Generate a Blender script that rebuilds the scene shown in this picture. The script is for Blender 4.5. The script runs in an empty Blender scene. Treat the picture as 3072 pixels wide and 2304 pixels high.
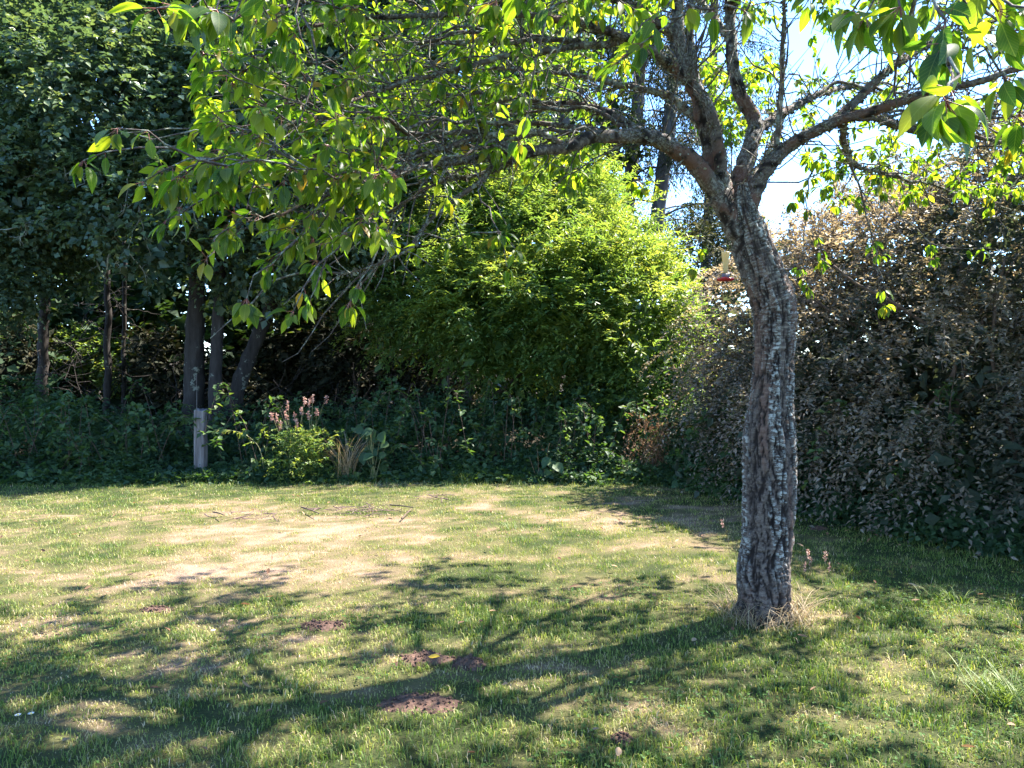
import bpy, math, random
import numpy as np
from mathutils import Vector, Matrix

# ------------------------------------------------------------------ camera, light, exposure
scene = bpy.context.scene
COL = scene.collection
FPX = 2307.0                      # focal length in pixels of the 3072-wide photograph
PITCH = math.atan(52 / FPX)
CAM_Z = 1.6
cam_data = bpy.data.cameras.new('camera')
cam_data.sensor_width = 36.0
cam_data.lens = 36.0 * FPX / 3072.0
cam_data.clip_start = 0.05
cam_data.clip_end = 2000
cam = bpy.data.objects.new('camera', cam_data)
COL.objects.link(cam)
cam.location = (0, 0, CAM_Z)
cam.rotation_euler = (math.radians(90) - PITCH, 0, 0)
scene.camera = cam

SUN_EL = math.radians(53)
SUN_BEAR = math.radians(59)       # bearing from +Y towards +X
to_sun = Vector((math.sin(SUN_BEAR) * math.cos(SUN_EL), math.cos(SUN_BEAR) * math.cos(SUN_EL), math.sin(SUN_EL)))
world = bpy.data.worlds.new('World')
scene.world = world
world.use_nodes = True
wnt = world.node_tree
sky = wnt.nodes.new('ShaderNodeTexSky')
sky.sky_type = 'NISHITA'
sky.sun_disc = False
sky.sun_elevation = SUN_EL
sky.sun_rotation = SUN_BEAR
sky.air_density = 1.0
sky.dust_density = 0.0
sky.altitude = 0
sky.ozone_density = 9.0
bg = wnt.nodes['Background']
wnt.links.new(sky.outputs[0], bg.inputs[0])
bg.inputs[1].default_value = 0.12
sun_data = bpy.data.lights.new('sun', 'SUN')
sun_data.energy = 5.0
sun_data.angle = math.radians(0.53)
sun_data.color = (1.0, 0.95, 0.86)
sun = bpy.data.objects.new('sun', sun_data)
COL.objects.link(sun)
sun.location = (20, 14, 30)
sun.rotation_euler = to_sun.to_track_quat('Z', 'Y').to_euler()

scene.view_settings.view_transform = 'Standard'
scene.view_settings.look = 'None'
scene.view_settings.gamma = 1
scene.view_settings.exposure = 2.5
cy = scene.cycles
cy.max_bounces = 7
cy.diffuse_bounces = 4
cy.glossy_bounces = 2
cy.transmission_bounces = 5
cy.transparent_max_bounces = 4
cy.use_denoising = True
cy.denoiser = 'OPENIMAGEDENOISE'
cy.denoising_input_passes = 'RGB_ALBEDO_NORMAL'
cy.caustics_reflective = False
cy.caustics_refractive = False
cy.sample_clamp_indirect = 6

# ------------------------------------------------------------------ helpers
def P(px, py, Y):
    """photo pixel + distance in metres -> a point in the place"""
    u = (px - 1536) / FPX
    v = (1152 - py) / FPX
    dy = math.cos(PITCH) + v * math.sin(PITCH)
    dz = -math.sin(PITCH) + v * math.cos(PITCH)
    s = Y / dy
    return np.array([u * s, Y, CAM_Z + dz * s])

def G(px, py):
    """photo pixel -> point on the flat lawn"""
    u = (px - 1536) / FPX
    v = (1152 - py) / FPX
    dy = math.cos(PITCH) + v * math.sin(PITCH)
    dz = -math.sin(PITCH) + v * math.cos(PITCH)
    s = -CAM_Z / dz
    return np.array([u * s, dy * s, 0.0])

def _hash(ix, iy, iz, seed):
    h = (ix.astype(np.int64) * 374761393 + iy.astype(np.int64) * 668265263 + iz.astype(np.int64) * 1274126177 + seed * 144665) & 0x7fffffff
    h = ((h ^ (h >> 13)) * 1274126177) & 0x7fffffff
    h = ((h ^ (h >> 16)) * 668265263) & 0x7fffffff
    return ((h ^ (h >> 15)) & 0xffff) / 65535.0

def vnoise(p, seed=0):
    """value noise in 0..1 on an (n,3) array"""
    p = np.asarray(p, dtype=np.float64)
    i = np.floor(p).astype(np.int64)
    f = p - i
    f = f * f * (3 - 2 * f)
    r = 0
    for dx in (0, 1):
        for dy in (0, 1):
            for dz in (0, 1):
                w = (f[:, 0] if dx else 1 - f[:, 0]) * (f[:, 1] if dy else 1 - f[:, 1]) * (f[:, 2] if dz else 1 - f[:, 2])
                r = r + w * _hash(i[:, 0] + dx, i[:, 1] + dy, i[:, 2] + dz, seed)
    return r

def fbm(p, seed=0, octv=4):
    a, s, t = 0.5, 0.0, 0.0
    p = np.asarray(p, dtype=np.float64)
    for k in range(octv):
        s = s + a * vnoise(p * (2 ** k) + 17.3 * k, seed + k)
        t += a
        a *= 0.5
    return s / t

def unit(v):
    return v / np.maximum(np.linalg.norm(v, axis=-1, keepdims=True), 1e-9)

def make_mesh(name, V, F, attrs=None, uv=None, smooth=False):
    """V (n,3), F (m,3) or (m,4) integer array; attrs: point float attributes"""
    V = np.ascontiguousarray(V, dtype=np.float32)
    F = np.ascontiguousarray(F, dtype=np.int32)
    me = bpy.data.meshes.new(name)
    k = F.shape[1]
    me.vertices.add(len(V))
    me.vertices.foreach_set('co', V.ravel())
    me.loops.add(F.size)
    me.loops.foreach_set('vertex_index', F.ravel())
    me.polygons.add(len(F))
    me.polygons.foreach_set('loop_start', np.arange(0, F.size, k, dtype=np.int32))
    if smooth:
        me.polygons.foreach_set('use_smooth', np.ones(len(F), dtype=bool))
    for an, av in (attrs or {}).items():
        a = me.attributes.new(an, 'FLOAT', 'POINT')
        a.data.foreach_set('value', np.ascontiguousarray(av, dtype=np.float32))
    if uv is not None:
        l = me.uv_layers.new(name='UVMap')
        l.data.foreach_set('uv', np.ascontiguousarray(uv[F.ravel()], dtype=np.float32).ravel())
    me.update(calc_edges=True)
    return me

def add(name, me, mat=None, parent=None, loc=None):
    o = bpy.data.objects.new(name, me)
    COL.objects.link(o)
    if mat is not None and me is not None and not me.materials:
        me.materials.append(mat)
    if parent is not None:
        o.parent = parent
    if loc is not None:
        o.location = loc
    return o

def tag(o, label=None, cat=None, group=None, kind=None):
    if label: o['label'] = label
    if cat: o['category'] = cat
    if group: o['group'] = group
    if kind: o['kind'] = kind
    return o

def thing(name, label, cat, loc=(0, 0, 0), group=None):
    o = bpy.data.objects.new(name, None)
    o.empty_display_size = 0.1
    COL.objects.link(o)
    o.location = loc
    return tag(o, label, cat, group)

def part(name, me, mat, root):
    """link a mesh given in world coordinates as a part of root (an unrotated Empty)"""
    o = add(name, me, mat, root)
    o.location = -Vector(root.location)
    return o

class Acc:
    """collects vertices and faces of one mesh"""
    def __init__(self):
        self.V, self.F, self.A, self.U, self.n = [], [], [], [], 0
    def put(self, V, F, rnd=None, uv=None):
        self.V.append(V); self.F.append(F + self.n)
        self.A.append(np.zeros(len(V)) if rnd is None else np.broadcast_to(rnd, (len(V),)))
        self.U.append(np.zeros((len(V), 2)) if uv is None else uv)
        self.n += len(V)
    def mesh(self, name, smooth=False):
        return make_mesh(name, np.concatenate(self.V), np.concatenate(self.F), {'rnd': np.concatenate(self.A)}, np.concatenate(self.U), smooth)

def spline(pts, n):
    """Catmull-Rom through pts (k,d) -> n samples"""
    pts = np.asarray(pts, dtype=np.float64)
    k = len(pts)
    if k == 2:
        t = np.linspace(0, 1, n)[:, None]
        return pts[0] * (1 - t) + pts[1] * t
    ext = np.vstack([2 * pts[0] - pts[1], pts, 2 * pts[-1] - pts[-2]])
    t = np.linspace(0, k - 1, n)
    i = np.minimum(t.astype(int), k - 2)
    f = (t - i)[:, None]
    a, b, c, d = ext[i], ext[i + 1], ext[i + 2], ext[i + 3]
    return 0.5 * (2 * b + (c - a) * f + (2 * a - 5 * b + 4 * c - d) * f ** 2 + (3 * b - a - 3 * c + d) * f ** 3)

def tube(C, R, sides, rough=0.0, seed=0, freq=14.0, cap=True):
    """rings along C (n,3) with radii R (n,); returns V, quad F, uv"""
    n = len(C)
    T = unit(np.gradient(C, axis=0))
    ref = np.array([0.31, 0.17, 0.94]) if abs(T[:, 2]).mean() < 0.8 else np.array([0.94, 0.3, 0.1])
    A = unit(np.cross(T, ref)); B = np.cross(T, A)
    th = np.linspace(0, 2 * math.pi, sides, endpoint=False)
    ring = np.cos(th)[None, :, None] * A[:, None] + np.sin(th)[None, :, None] * B[:, None]
    rr = np.broadcast_to(np.asarray(R)[:, None], (n, sides)).copy()
    V = C[:, None] + ring * rr[..., None]
    if rough > 0:
        d = fbm(V.reshape(-1, 3) * freq, seed, 3).reshape(n, sides) - 0.5
        V = C[:, None] + ring * (rr * (1 + rough * d * 2))[..., None]
    i = np.arange(n - 1)[:, None] * sides
    j = np.arange(sides)[None]
    F = np.stack([i + j, i + (j + 1) % sides, i + sides + (j + 1) % sides, i + sides + j], -1).reshape(-1, 4)
    L = np.concatenate([[0], np.cumsum(np.linalg.norm(np.diff(C, axis=0), axis=1))])
    uv = np.stack([np.broadcast_to(th / (2 * math.pi), (n, sides)), np.broadcast_to(L[:, None], (n, sides))], -1).reshape(-1, 2)
    V = V.reshape(-1, 3)
    if cap:
        V = np.vstack([V, C[-1] + T[-1] * R[-1] * 0.6])
        last = (n - 1) * sides
        jj = np.arange(sides)
        F = np.vstack([F, np.stack([last + jj, last + (jj + 1) % sides, np.full(sides, len(V) - 1), np.full(sides, len(V) - 1)], -1)])
        uv = np.vstack([uv, uv[-1]])
    return V, F, uv

def quads_to_tris(F):
    t = np.vstack([F[:, [0, 1, 2]], F[:, [0, 2, 3]]])
    return t[(t[:, 0] != t[:, 1]) & (t[:, 1] != t[:, 2]) & (t[:, 0] != t[:, 2])]

def tube_tris(*a, **k):
    V, F, uv = tube(*a, **k)
    return V, quads_to_tris(F), uv

def leaf_diamonds(pos, d, nrm, L, W, rng, fold=0.18, curl=0.12):
    """two-triangle leaves folded on the midrib; all inputs (n,...)"""
    n = len(pos)
    d = unit(d); side = unit(np.cross(d, nrm)); nr = np.cross(side, d)
    L = np.asarray(L)[:, None]; W = np.asarray(W)[:, None]
    b = pos
    l = pos + d * L * 0.42 - side * W * 0.5 + nr * W * fold
    r = pos + d * L * 0.42 + side * W * 0.5 + nr * W * fold
    t = pos + d * L - nr * L * curl
    V = np.stack([b, r, t, l], 1).reshape(-1, 3)
    k = np.arange(n)[:, None] * 4
    F = np.stack([k + [0, 1, 2], k + [0, 2, 3]], 1).reshape(-1, 3)
    uv = np.tile(np.array([[0.5, 0], [1, 0.42], [0.5, 1], [0, 0.42]]), (n, 1))
    return V, F, uv

def leaf_full(pos, d, nrm, L, W, droop=0.25, fold=0.16, prof=((0.22, 0.74), (0.48, 1.0), (0.76, 0.66))):
    """twelve-triangle elliptic leaves with a midrib, bent downwards; inputs (n,...)"""
    n = len(pos)
    d = unit(d); side = unit(np.cross(d, nrm)); nr = np.cross(side, d)
    L = np.asarray(L)[:, None]; W = np.asarray(W)[:, None]
    pts = [pos]; uvs = [(0.5, 0)]
    for t, w in prof:
        m = pos + d * L * t - nr * L * droop * t * t
        pts += [m - side * W * 0.5 * w + nr * W * fold * w, m, m + side * W * 0.5 * w + nr * W * fold * w]
        uvs += [(0.5 - 0.5 * w, t), (0.5, t), (0.5 + 0.5 * w, t)]
    pts.append(pos + d * L - nr * L * droop); uvs.append((0.5, 1))
    V = np.stack(pts, 1)
    m = V.shape[1]
    f = [(0, 2, 1), (0, 3, 2)]
    r = len(prof)
    for q in range(r - 1):
        a = 1 + 3 * q
        f += [(a, a + 1, a + 4), (a, a + 4, a + 3), (a + 1, a + 2, a + 5), (a + 1, a + 5, a + 4)]
    a = 1 + 3 * (r - 1)
    f += [(a, a + 1, m - 1), (a + 1, a + 2, m - 1)]
    F = (np.arange(n)[:, None, None] * m + np.array(f)[None]).reshape(-1, 3)
    return V.reshape(-1, 3), F, np.tile(np.array(uvs), (n, 1))

def rand_dirs(rng, n):
    v = rng.normal(size=(n, 3))
    return unit(v)

def sprays(rng, c, out, n, tw, L, W, ang=0.9, droop=0.5, jit=0.35, rnd=None, zup=0.8, fold=0.18):
    """leafy twigs: n leaves set alternately along a short drooping twig at each c"""
    m = len(c)
    tw = tw * rng.uniform(0.6, 1.3, m)
    out = unit(out)
    ax = unit(np.cross(out, np.array([0, 0, 1.0])) + rng.normal(size=(m, 3)) * 0.15)
    k = np.arange(n)
    t = (k + 0.6) / n
    sgn = np.where(k % 2 == 0, 1.0, -1.0)
    pos = c[:, None] + out[:, None] * (tw[:, None] * t)[..., None]
    pos[..., 2] -= (tw[:, None] * droop * t ** 2)
    d = out[:, None] * math.cos(ang) + ax[:, None] * (sgn * math.sin(ang))[None, :, None]
    d = d + rng.normal(size=d.shape) * jit
    d[..., 2] -= droop * 0.7 * t[None]
    d = unit(d)
    nr = rng.normal(size=d.shape) * jit
    nr[..., 2] += zup
    nr += out[:, None] * 0.25
    nr = unit(nr)
    ln = (L * rng.uniform(0.65, 1.25, (m, n))).ravel()
    wd = W / L * ln * rng.uniform(0.8, 1.15, m * n)
    V, F, uv = leaf_diamonds(pos.reshape(-1, 3), d.reshape(-1, 3), nr.reshape(-1, 3), ln, wd, rng, fold=fold)
    base = rng.uniform(0, 1, m) if rnd is None else rnd
    r = np.clip(np.repeat(base, n) * 0.75 + rng.uniform(0, 0.25, m * n), 0, 1)
    return V, F, np.repeat(r, 4), uv

def blob_points(rng, blobs, n, lo=0.72, hi=1.02, lump=0.22, freq=2.2, seed=0, cut=0.72, front=0.0, zmin=None):
    """points near the surface of a union of lumpy ellipsoids, with outward directions"""
    B = np.array(blobs, dtype=np.float64)
    area = (B[:, 3] * B[:, 4] + B[:, 3] * B[:, 5] + B[:, 4] * B[:, 5])
    P_, O_ = [], []
    got = 0
    for _ in range(12):
        m = int((n - got) * 1.9) + 50
        bi = rng.choice(len(B), m, p=area / area.sum())
        d = rand_dirs(rng, m)
        if front:
            flip = (d[:, 1] > 0.25) & (rng.uniform(size=m) < front)
            d[flip, 1] *= -1
        fr = hi - (hi - lo) * rng.uniform(size=m) ** 1.6
        lumps = 1 + lump * 2 * (fbm(d * freq + B[bi, :3] * 1.7, seed, 3) - 0.5)
        p = B[bi, :3] + d * B[bi, 3:6] * (fr * lumps)[:, None]
        ok = np.ones(m, bool)
        for q in range(len(B)):
            nd = np.linalg.norm((p - B[q, :3]) / B[q, 3:6], axis=1)
            ok &= (nd > cut * lo / 0.72) | (bi == q)
        if zmin is not None:
            ok &= p[:, 2] > zmin
        P_.append(p[ok]); O_.append(unit(d[ok] / B[bi[ok], 3:6]))
        got += ok.sum()
        if got >= n:
            break
    return np.concatenate(P_)[:n], np.concatenate(O_)[:n]

# ------------------------------------------------------------------ materials
def nodes(name):
    m = bpy.data.materials.new(name)
    m.use_nodes = True
    nt = m.node_tree
    nt.nodes.clear()
    out = nt.nodes.new('ShaderNodeOutputMaterial')
    return m, nt, out

def N(nt, t, **kw):
    n = nt.nodes.new(t)
    for k, v in kw.items():
        setattr(n, k, v)
    return n

def ramp(nt, fac, stops):
    r = nt.nodes.new('ShaderNodeValToRGB')
    el = r.color_ramp.elements
    while len(el) < len(stops):
        el.new(0.5)
    for e, (p, c) in zip(el, stops):
        e.position = p
        e.color = (*c, 1)
    nt.links.new(fac, r.inputs[0])
    return r.outputs[0]

def noise_tex(nt, scale, vec=None, detail=3.0, rough=0.55):
    n = nt.nodes.new('ShaderNodeTexNoise')
    n.inputs['Scale'].default_value = scale
    n.inputs['Detail'].default_value = detail
    n.inputs['Roughness'].default_value = rough
    if vec is not None:
        nt.links.new(vec, n.inputs['Vector'])
    return n.outputs['Fac']

def mapping(nt, vec, scale=(1, 1, 1), loc=(0, 0, 0)):
    m = nt.nodes.new('ShaderNodeMapping')
    m.inputs['Scale'].default_value = scale
    m.inputs['Location'].default_value = loc
    nt.links.new(vec, m.inputs['Vector'])
    return m.outputs[0]

def mixc(nt, fac, a, b, mode='MIX'):
    m = nt.nodes.new('ShaderNodeMix')
    m.data_type = 'RGBA'
    m.blend_type = mode
    for sock, v in ((m.inputs[0], fac), (m.inputs[6], a), (m.inputs[7], b)):
        if isinstance(v, (int, float)):
            sock.default_value = v
        elif isinstance(v, tuple):
            sock.default_value = (*v, 1)
        else:
            nt.links.new(v, sock)
    return m.outputs[2]

def math_node(nt, op, a, b=0.0, clamp=False):
    m = nt.nodes.new('ShaderNodeMath')
    m.operation = op
    m.use_clamp = clamp
    for s, v in ((m.inputs[0], a), (m.inputs[1], b)):
        if isinstance(v, (int, float)):
            s.default_value = v
        else:
            nt.links.new(v, s)
    return m.outputs[0]

def leaf_mat(name, stops, trans=0.4, tmul=(1.5, 1.55, 0.5), rough=0.42, spec=0.5, big=0.0, veins=False, patch=None, objrnd=False):
    """leaf: a ramp over the leaf's own random value, diffuse/gloss in front, light passing through"""
    m, nt, out = nodes(name)
    if objrnd:
        oi = N(nt, 'ShaderNodeObjectInfo')
        fac = oi.outputs['Random']
    else:
        at = N(nt, 'ShaderNodeAttribute', attribute_name='rnd')
        fac = at.outputs['Fac']
    geo = N(nt, 'ShaderNodeNewGeometry')
    if big > 0:
        nz = noise_tex(nt, big, geo.outputs['Position'], 2.0)
        fac = math_node(nt, 'ADD', math_node(nt, 'MULTIPLY', fac, 0.55), math_node(nt, 'MULTIPLY', math_node(nt, 'SUBTRACT', nz, 0.28), 1.0), True)
    col = ramp(nt, fac, stops)
    if veins:
        uv = N(nt, 'ShaderNodeUVMap')
        sep = N(nt, 'ShaderNodeSeparateXYZ')
        nt.links.new(uv.outputs[0], sep.inputs[0])
        ax = math_node(nt, 'ABSOLUTE', math_node(nt, 'SUBTRACT', sep.outputs[0], 0.5))
        rib = math_node(nt, 'LESS_THAN', ax, 0.022)
        sv = math_node(nt, 'SINE', math_node(nt, 'MULTIPLY', math_node(nt, 'SUBTRACT', sep.outputs[1], math_node(nt, 'MULTIPLY', ax, 0.62)), 58.0))
        sv = math_node(nt, 'MULTIPLY', math_node(nt, 'GREATER_THAN', sv, 0.82), 0.35)
        vn = math_node(nt, 'MAXIMUM', rib, sv)
        col = mixc(nt, math_node(nt, 'MULTIPLY', vn, 0.55), col, (0.22, 0.26, 0.08))
    pr = N(nt, 'ShaderNodeBsdfPrincipled')
    nt.links.new(col, pr.inputs['Base Color'])
    pr.inputs['Roughness'].default_value = rough
    pr.inputs['Specular IOR Level'].default_value = spec
    tr = N(nt, 'ShaderNodeBsdfTranslucent')
    tc = mixc(nt, 1.0, col, tmul, 'MULTIPLY')
    nt.links.new(tc, tr.inputs['Color'])
    mx = N(nt, 'ShaderNodeMixShader')
    mx.inputs[0].default_value = trans
    nt.links.new(pr.outputs[0], mx.inputs[1])
    nt.links.new(tr.outputs[0], mx.inputs[2])
    nt.links.new(mx.outputs[0], out.inputs[0])
    return m

def bark_mat(name, stops, scale=30.0, bump=0.6, stretch=(1, 1, 0.25), lichen=None, rough=0.9):
    m, nt, out = nodes(name)
    tc = N(nt, 'ShaderNodeTexCoord')
    v = mapping(nt, tc.outputs['Object'], stretch)
    n1 = noise_tex(nt, scale, v, 6.0, 0.65)
    col = ramp(nt, n1, stops)
    if lichen:
        n2 = noise_tex(nt, lichen[1], tc.outputs['Object'], 6.0, 0.7)
        msk = ramp(nt, n2, [(lichen[2], (0, 0, 0)), (lichen[2] + 0.06, (1, 1, 1))])
        n3 = noise_tex(nt, lichen[1] * 5, tc.outputs['Object'], 3.0)
        lc = mixc(nt, n3, tuple(c * 0.55 for c in lichen[0]), tuple(min(1, c * 1.35) for c in lichen[0]))
        col = mixc(nt, msk, col, lc)
    pr = N(nt, 'ShaderNodeBsdfPrincipled')
    nt.links.new(col, pr.inputs['Base Color'])
    pr.inputs['Roughness'].default_value = rough
    pr.inputs['Specular IOR Level'].default_value = 0.2
    b = N(nt, 'ShaderNodeBump')
    b.inputs['Strength'].default_value = bump
    b.inputs['Distance'].default_value = 0.01
    nt.links.new(n1, b.inputs['Height'])
    nt.links.new(b.outputs[0], pr.inputs['Normal'])
    nt.links.new(pr.outputs[0], out.inputs[0])
    return m

def plain_mat(name, c1, c2, scale=20.0, rough=0.6, bump=0.0, stretch=(1, 1, 1)):
    m, nt, out = nodes(name)
    tc = N(nt, 'ShaderNodeTexCoord')
    v = mapping(nt, tc.outputs['Object'], stretch)
    n1 = noise_tex(nt, scale, v, 5.0, 0.6)
    col = ramp(nt, n1, [(0.3, c1), (0.7, c2)])
    pr = N(nt, 'ShaderNodeBsdfPrincipled')
    nt.links.new(col, pr.inputs['Base Color'])
    pr.inputs['Roughness'].default_value = rough
    if bump:
        b = N(nt, 'ShaderNodeBump')
        b.inputs['Strength'].default_value = bump
        b.inputs['Distance'].default_value = 0.01
        nt.links.new(n1, b.inputs['Height'])
        nt.links.new(b.outputs[0], pr.inputs['Normal'])
    nt.links.new(pr.outputs[0], out.inputs[0])
    return m

# lawn: where it is green and where it has dried out, shared by the soil sheet and the blades.
# dryness is computed in numpy too (dry_at) and stored on the blades.
def dry_at(x, y):
    p = np.stack([x, y, np.zeros_like(x)], -1)
    a = fbm(p * np.array([0.55, 0.8, 1]) + 3.1, 11, 3)
    b = fbm(p * np.array([2.2, 3.0, 1]) + 9.7, 23, 3)
    c = fbm(p * np.array([8.0, 11.0, 1]) + 1.7, 29, 3)
    base = 0.24 * a + 0.40 * b + 0.36 * c
    # the open middle of the lawn is drier, the part near the camera and the far rim are greener
    base = base + 0.08 * np.exp(-((x + 2.0) / 2.2) ** 2 - ((y - 7.8) / 1.7) ** 2) - 0.05 * np.clip((4.8 - y) / 2, 0, 1)
    base = base - 0.10 * np.clip((x - 2.0) / 1.5, 0, 1) - 0.10 * np.clip((y - 9.6) / 1.2, 0, 1)
    return np.clip((base - 0.40) / 0.28, 0, 1)

GRASS = leaf_mat('grass_blade', [(0.0, (0.08, 0.135, 0.028)), (0.3, (0.19, 0.235, 0.05)), (0.55, (0.31, 0.3, 0.09)), (0.78, (0.41, 0.325, 0.18)), (1.0, (0.53, 0.395, 0.285))],
                 trans=0.3, tmul=(1.25, 1.35, 0.6), rough=0.55, spec=0.3)
m, nt, out = nodes('lawn_soil')
at = N(nt, 'ShaderNodeAttribute', attribute_name='dry')
geo = N(nt, 'ShaderNodeNewGeometry')
n1 = noise_tex(nt, 60.0, geo.outputs['Position'], 5.0, 0.7)
fac = math_node(nt, 'ADD', at.outputs['Fac'], math_node(nt, 'MULTIPLY', math_node(nt, 'SUBTRACT', n1, 0.5), 0.7), True)
col = ramp(nt, fac, [(0.0, (0.03, 0.04, 0.014)), (0.4, (0.085, 0.08, 0.033)), (0.7, (0.15, 0.11, 0.065)), (1.0, (0.25, 0.17, 0.12))])
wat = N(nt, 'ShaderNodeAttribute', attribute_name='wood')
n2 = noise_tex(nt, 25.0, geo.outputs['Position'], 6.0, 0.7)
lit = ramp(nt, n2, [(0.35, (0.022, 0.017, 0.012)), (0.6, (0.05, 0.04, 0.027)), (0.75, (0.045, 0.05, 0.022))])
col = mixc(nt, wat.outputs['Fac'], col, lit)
pr = N(nt, 'ShaderNodeBsdfPrincipled')
nt.links.new(col, pr.inputs['Base Color'])
pr.inputs['Roughness'].default_value = 0.95
pr.inputs['Specular IOR Level'].default_value = 0.1
b = N(nt, 'ShaderNodeBump'); b.inputs['Strength'].default_value = 0.8; b.inputs['Distance'].default_value = 0.02
nt.links.new(n1, b.inputs['Height']); nt.links.new(b.outputs[0], pr.inputs['Normal'])
nt.links.new(pr.outputs[0], out.inputs[0])
SOIL = m

# ------------------------------------------------------------------ ground
def ground_z(x, y):
    if np.ndim(x) == 0:
        return float(ground_z(np.array([float(x)]), np.array([float(y)]))[0])
    x = np.asarray(x, float); y = np.asarray(y, float)
    p = np.stack([x * 0.5, y * 0.5, np.zeros_like(x)], -1)
    z = 0.07 * (fbm(p, 5, 3) - 0.5)
    p2 = np.stack([x * 3.0, y * 3.0, np.zeros_like(x)], -1)
    z = z + 0.022 * (fbm(p2, 8, 2) - 0.5)
    z = z + np.clip(y - 12.5, 0, 40) * 0.055
    return z

MOLES = [  # px, py, half width m, half depth m, height
    (1275, 1985, 0.155, 0.12, 0.026), (1262, 2112, 0.19, 0.12, 0.022), (972, 1884, 0.15, 0.09, 0.022), (468, 1828, 0.13, 0.07, 0.02),
    (1405, 2003, 0.11, 0.09, 0.03), (1870, 2220, 0.06, 0.05, 0.02), (2455, 1590, 0.09, 0.06, 0.025)]
mole_xy = [(G(a, b_)[0], G(a, b_)[1], w, d_) for a, b_, w, d_, h in MOLES]

def grid_axis(segs):
    r = []
    for a, b_, n in segs:
        r += list(np.linspace(a, b_, n, endpoint=False))
    return np.array(r + [segs[-1][1]])

gx = grid_axis([(-900, -60, 8), (-60, -10, 20), (-10, 10, 200), (10, 60, 20), (60, 900, 8)])
gy = grid_axis([(-900, -20, 8), (-20, 1, 14), (1, 14, 150), (14, 60, 40), (60, 1200, 8)])
X, Y = np.meshgrid(gx, gy)
xs, ys = X.ravel(), Y.ravel()
GV = np.stack([xs, ys, ground_z(xs, ys)], -1)
nx, ny = len(gx), len(gy)
ii, jj = np.meshgrid(np.arange(nx - 1), np.arange(ny - 1))
a0 = (jj * nx + ii).ravel()
GF = np.stack([a0, a0 + 1, a0 + nx + 1, a0 + nx], -1)
def hedge_front(x):
    """y of the foot of the planting, along the lawn"""
    x = np.asarray(x, float)
    return np.interp(x, [-12, -7, -3, 0, 2.1, 2.6, 3.3, 3.9, 4.6, 6, 9], [10.5, 10.6, 10.85, 10.8, 10.5, 9.6, 7.9, 6.9, 6.0, 5.2, 4.4])
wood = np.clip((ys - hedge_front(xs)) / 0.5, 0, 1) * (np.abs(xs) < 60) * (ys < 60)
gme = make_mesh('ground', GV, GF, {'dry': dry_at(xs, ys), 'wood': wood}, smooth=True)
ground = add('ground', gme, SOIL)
tag(ground, 'lawn of mixed green and dried grass running back to the woodland edge', kind='structure')

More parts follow.
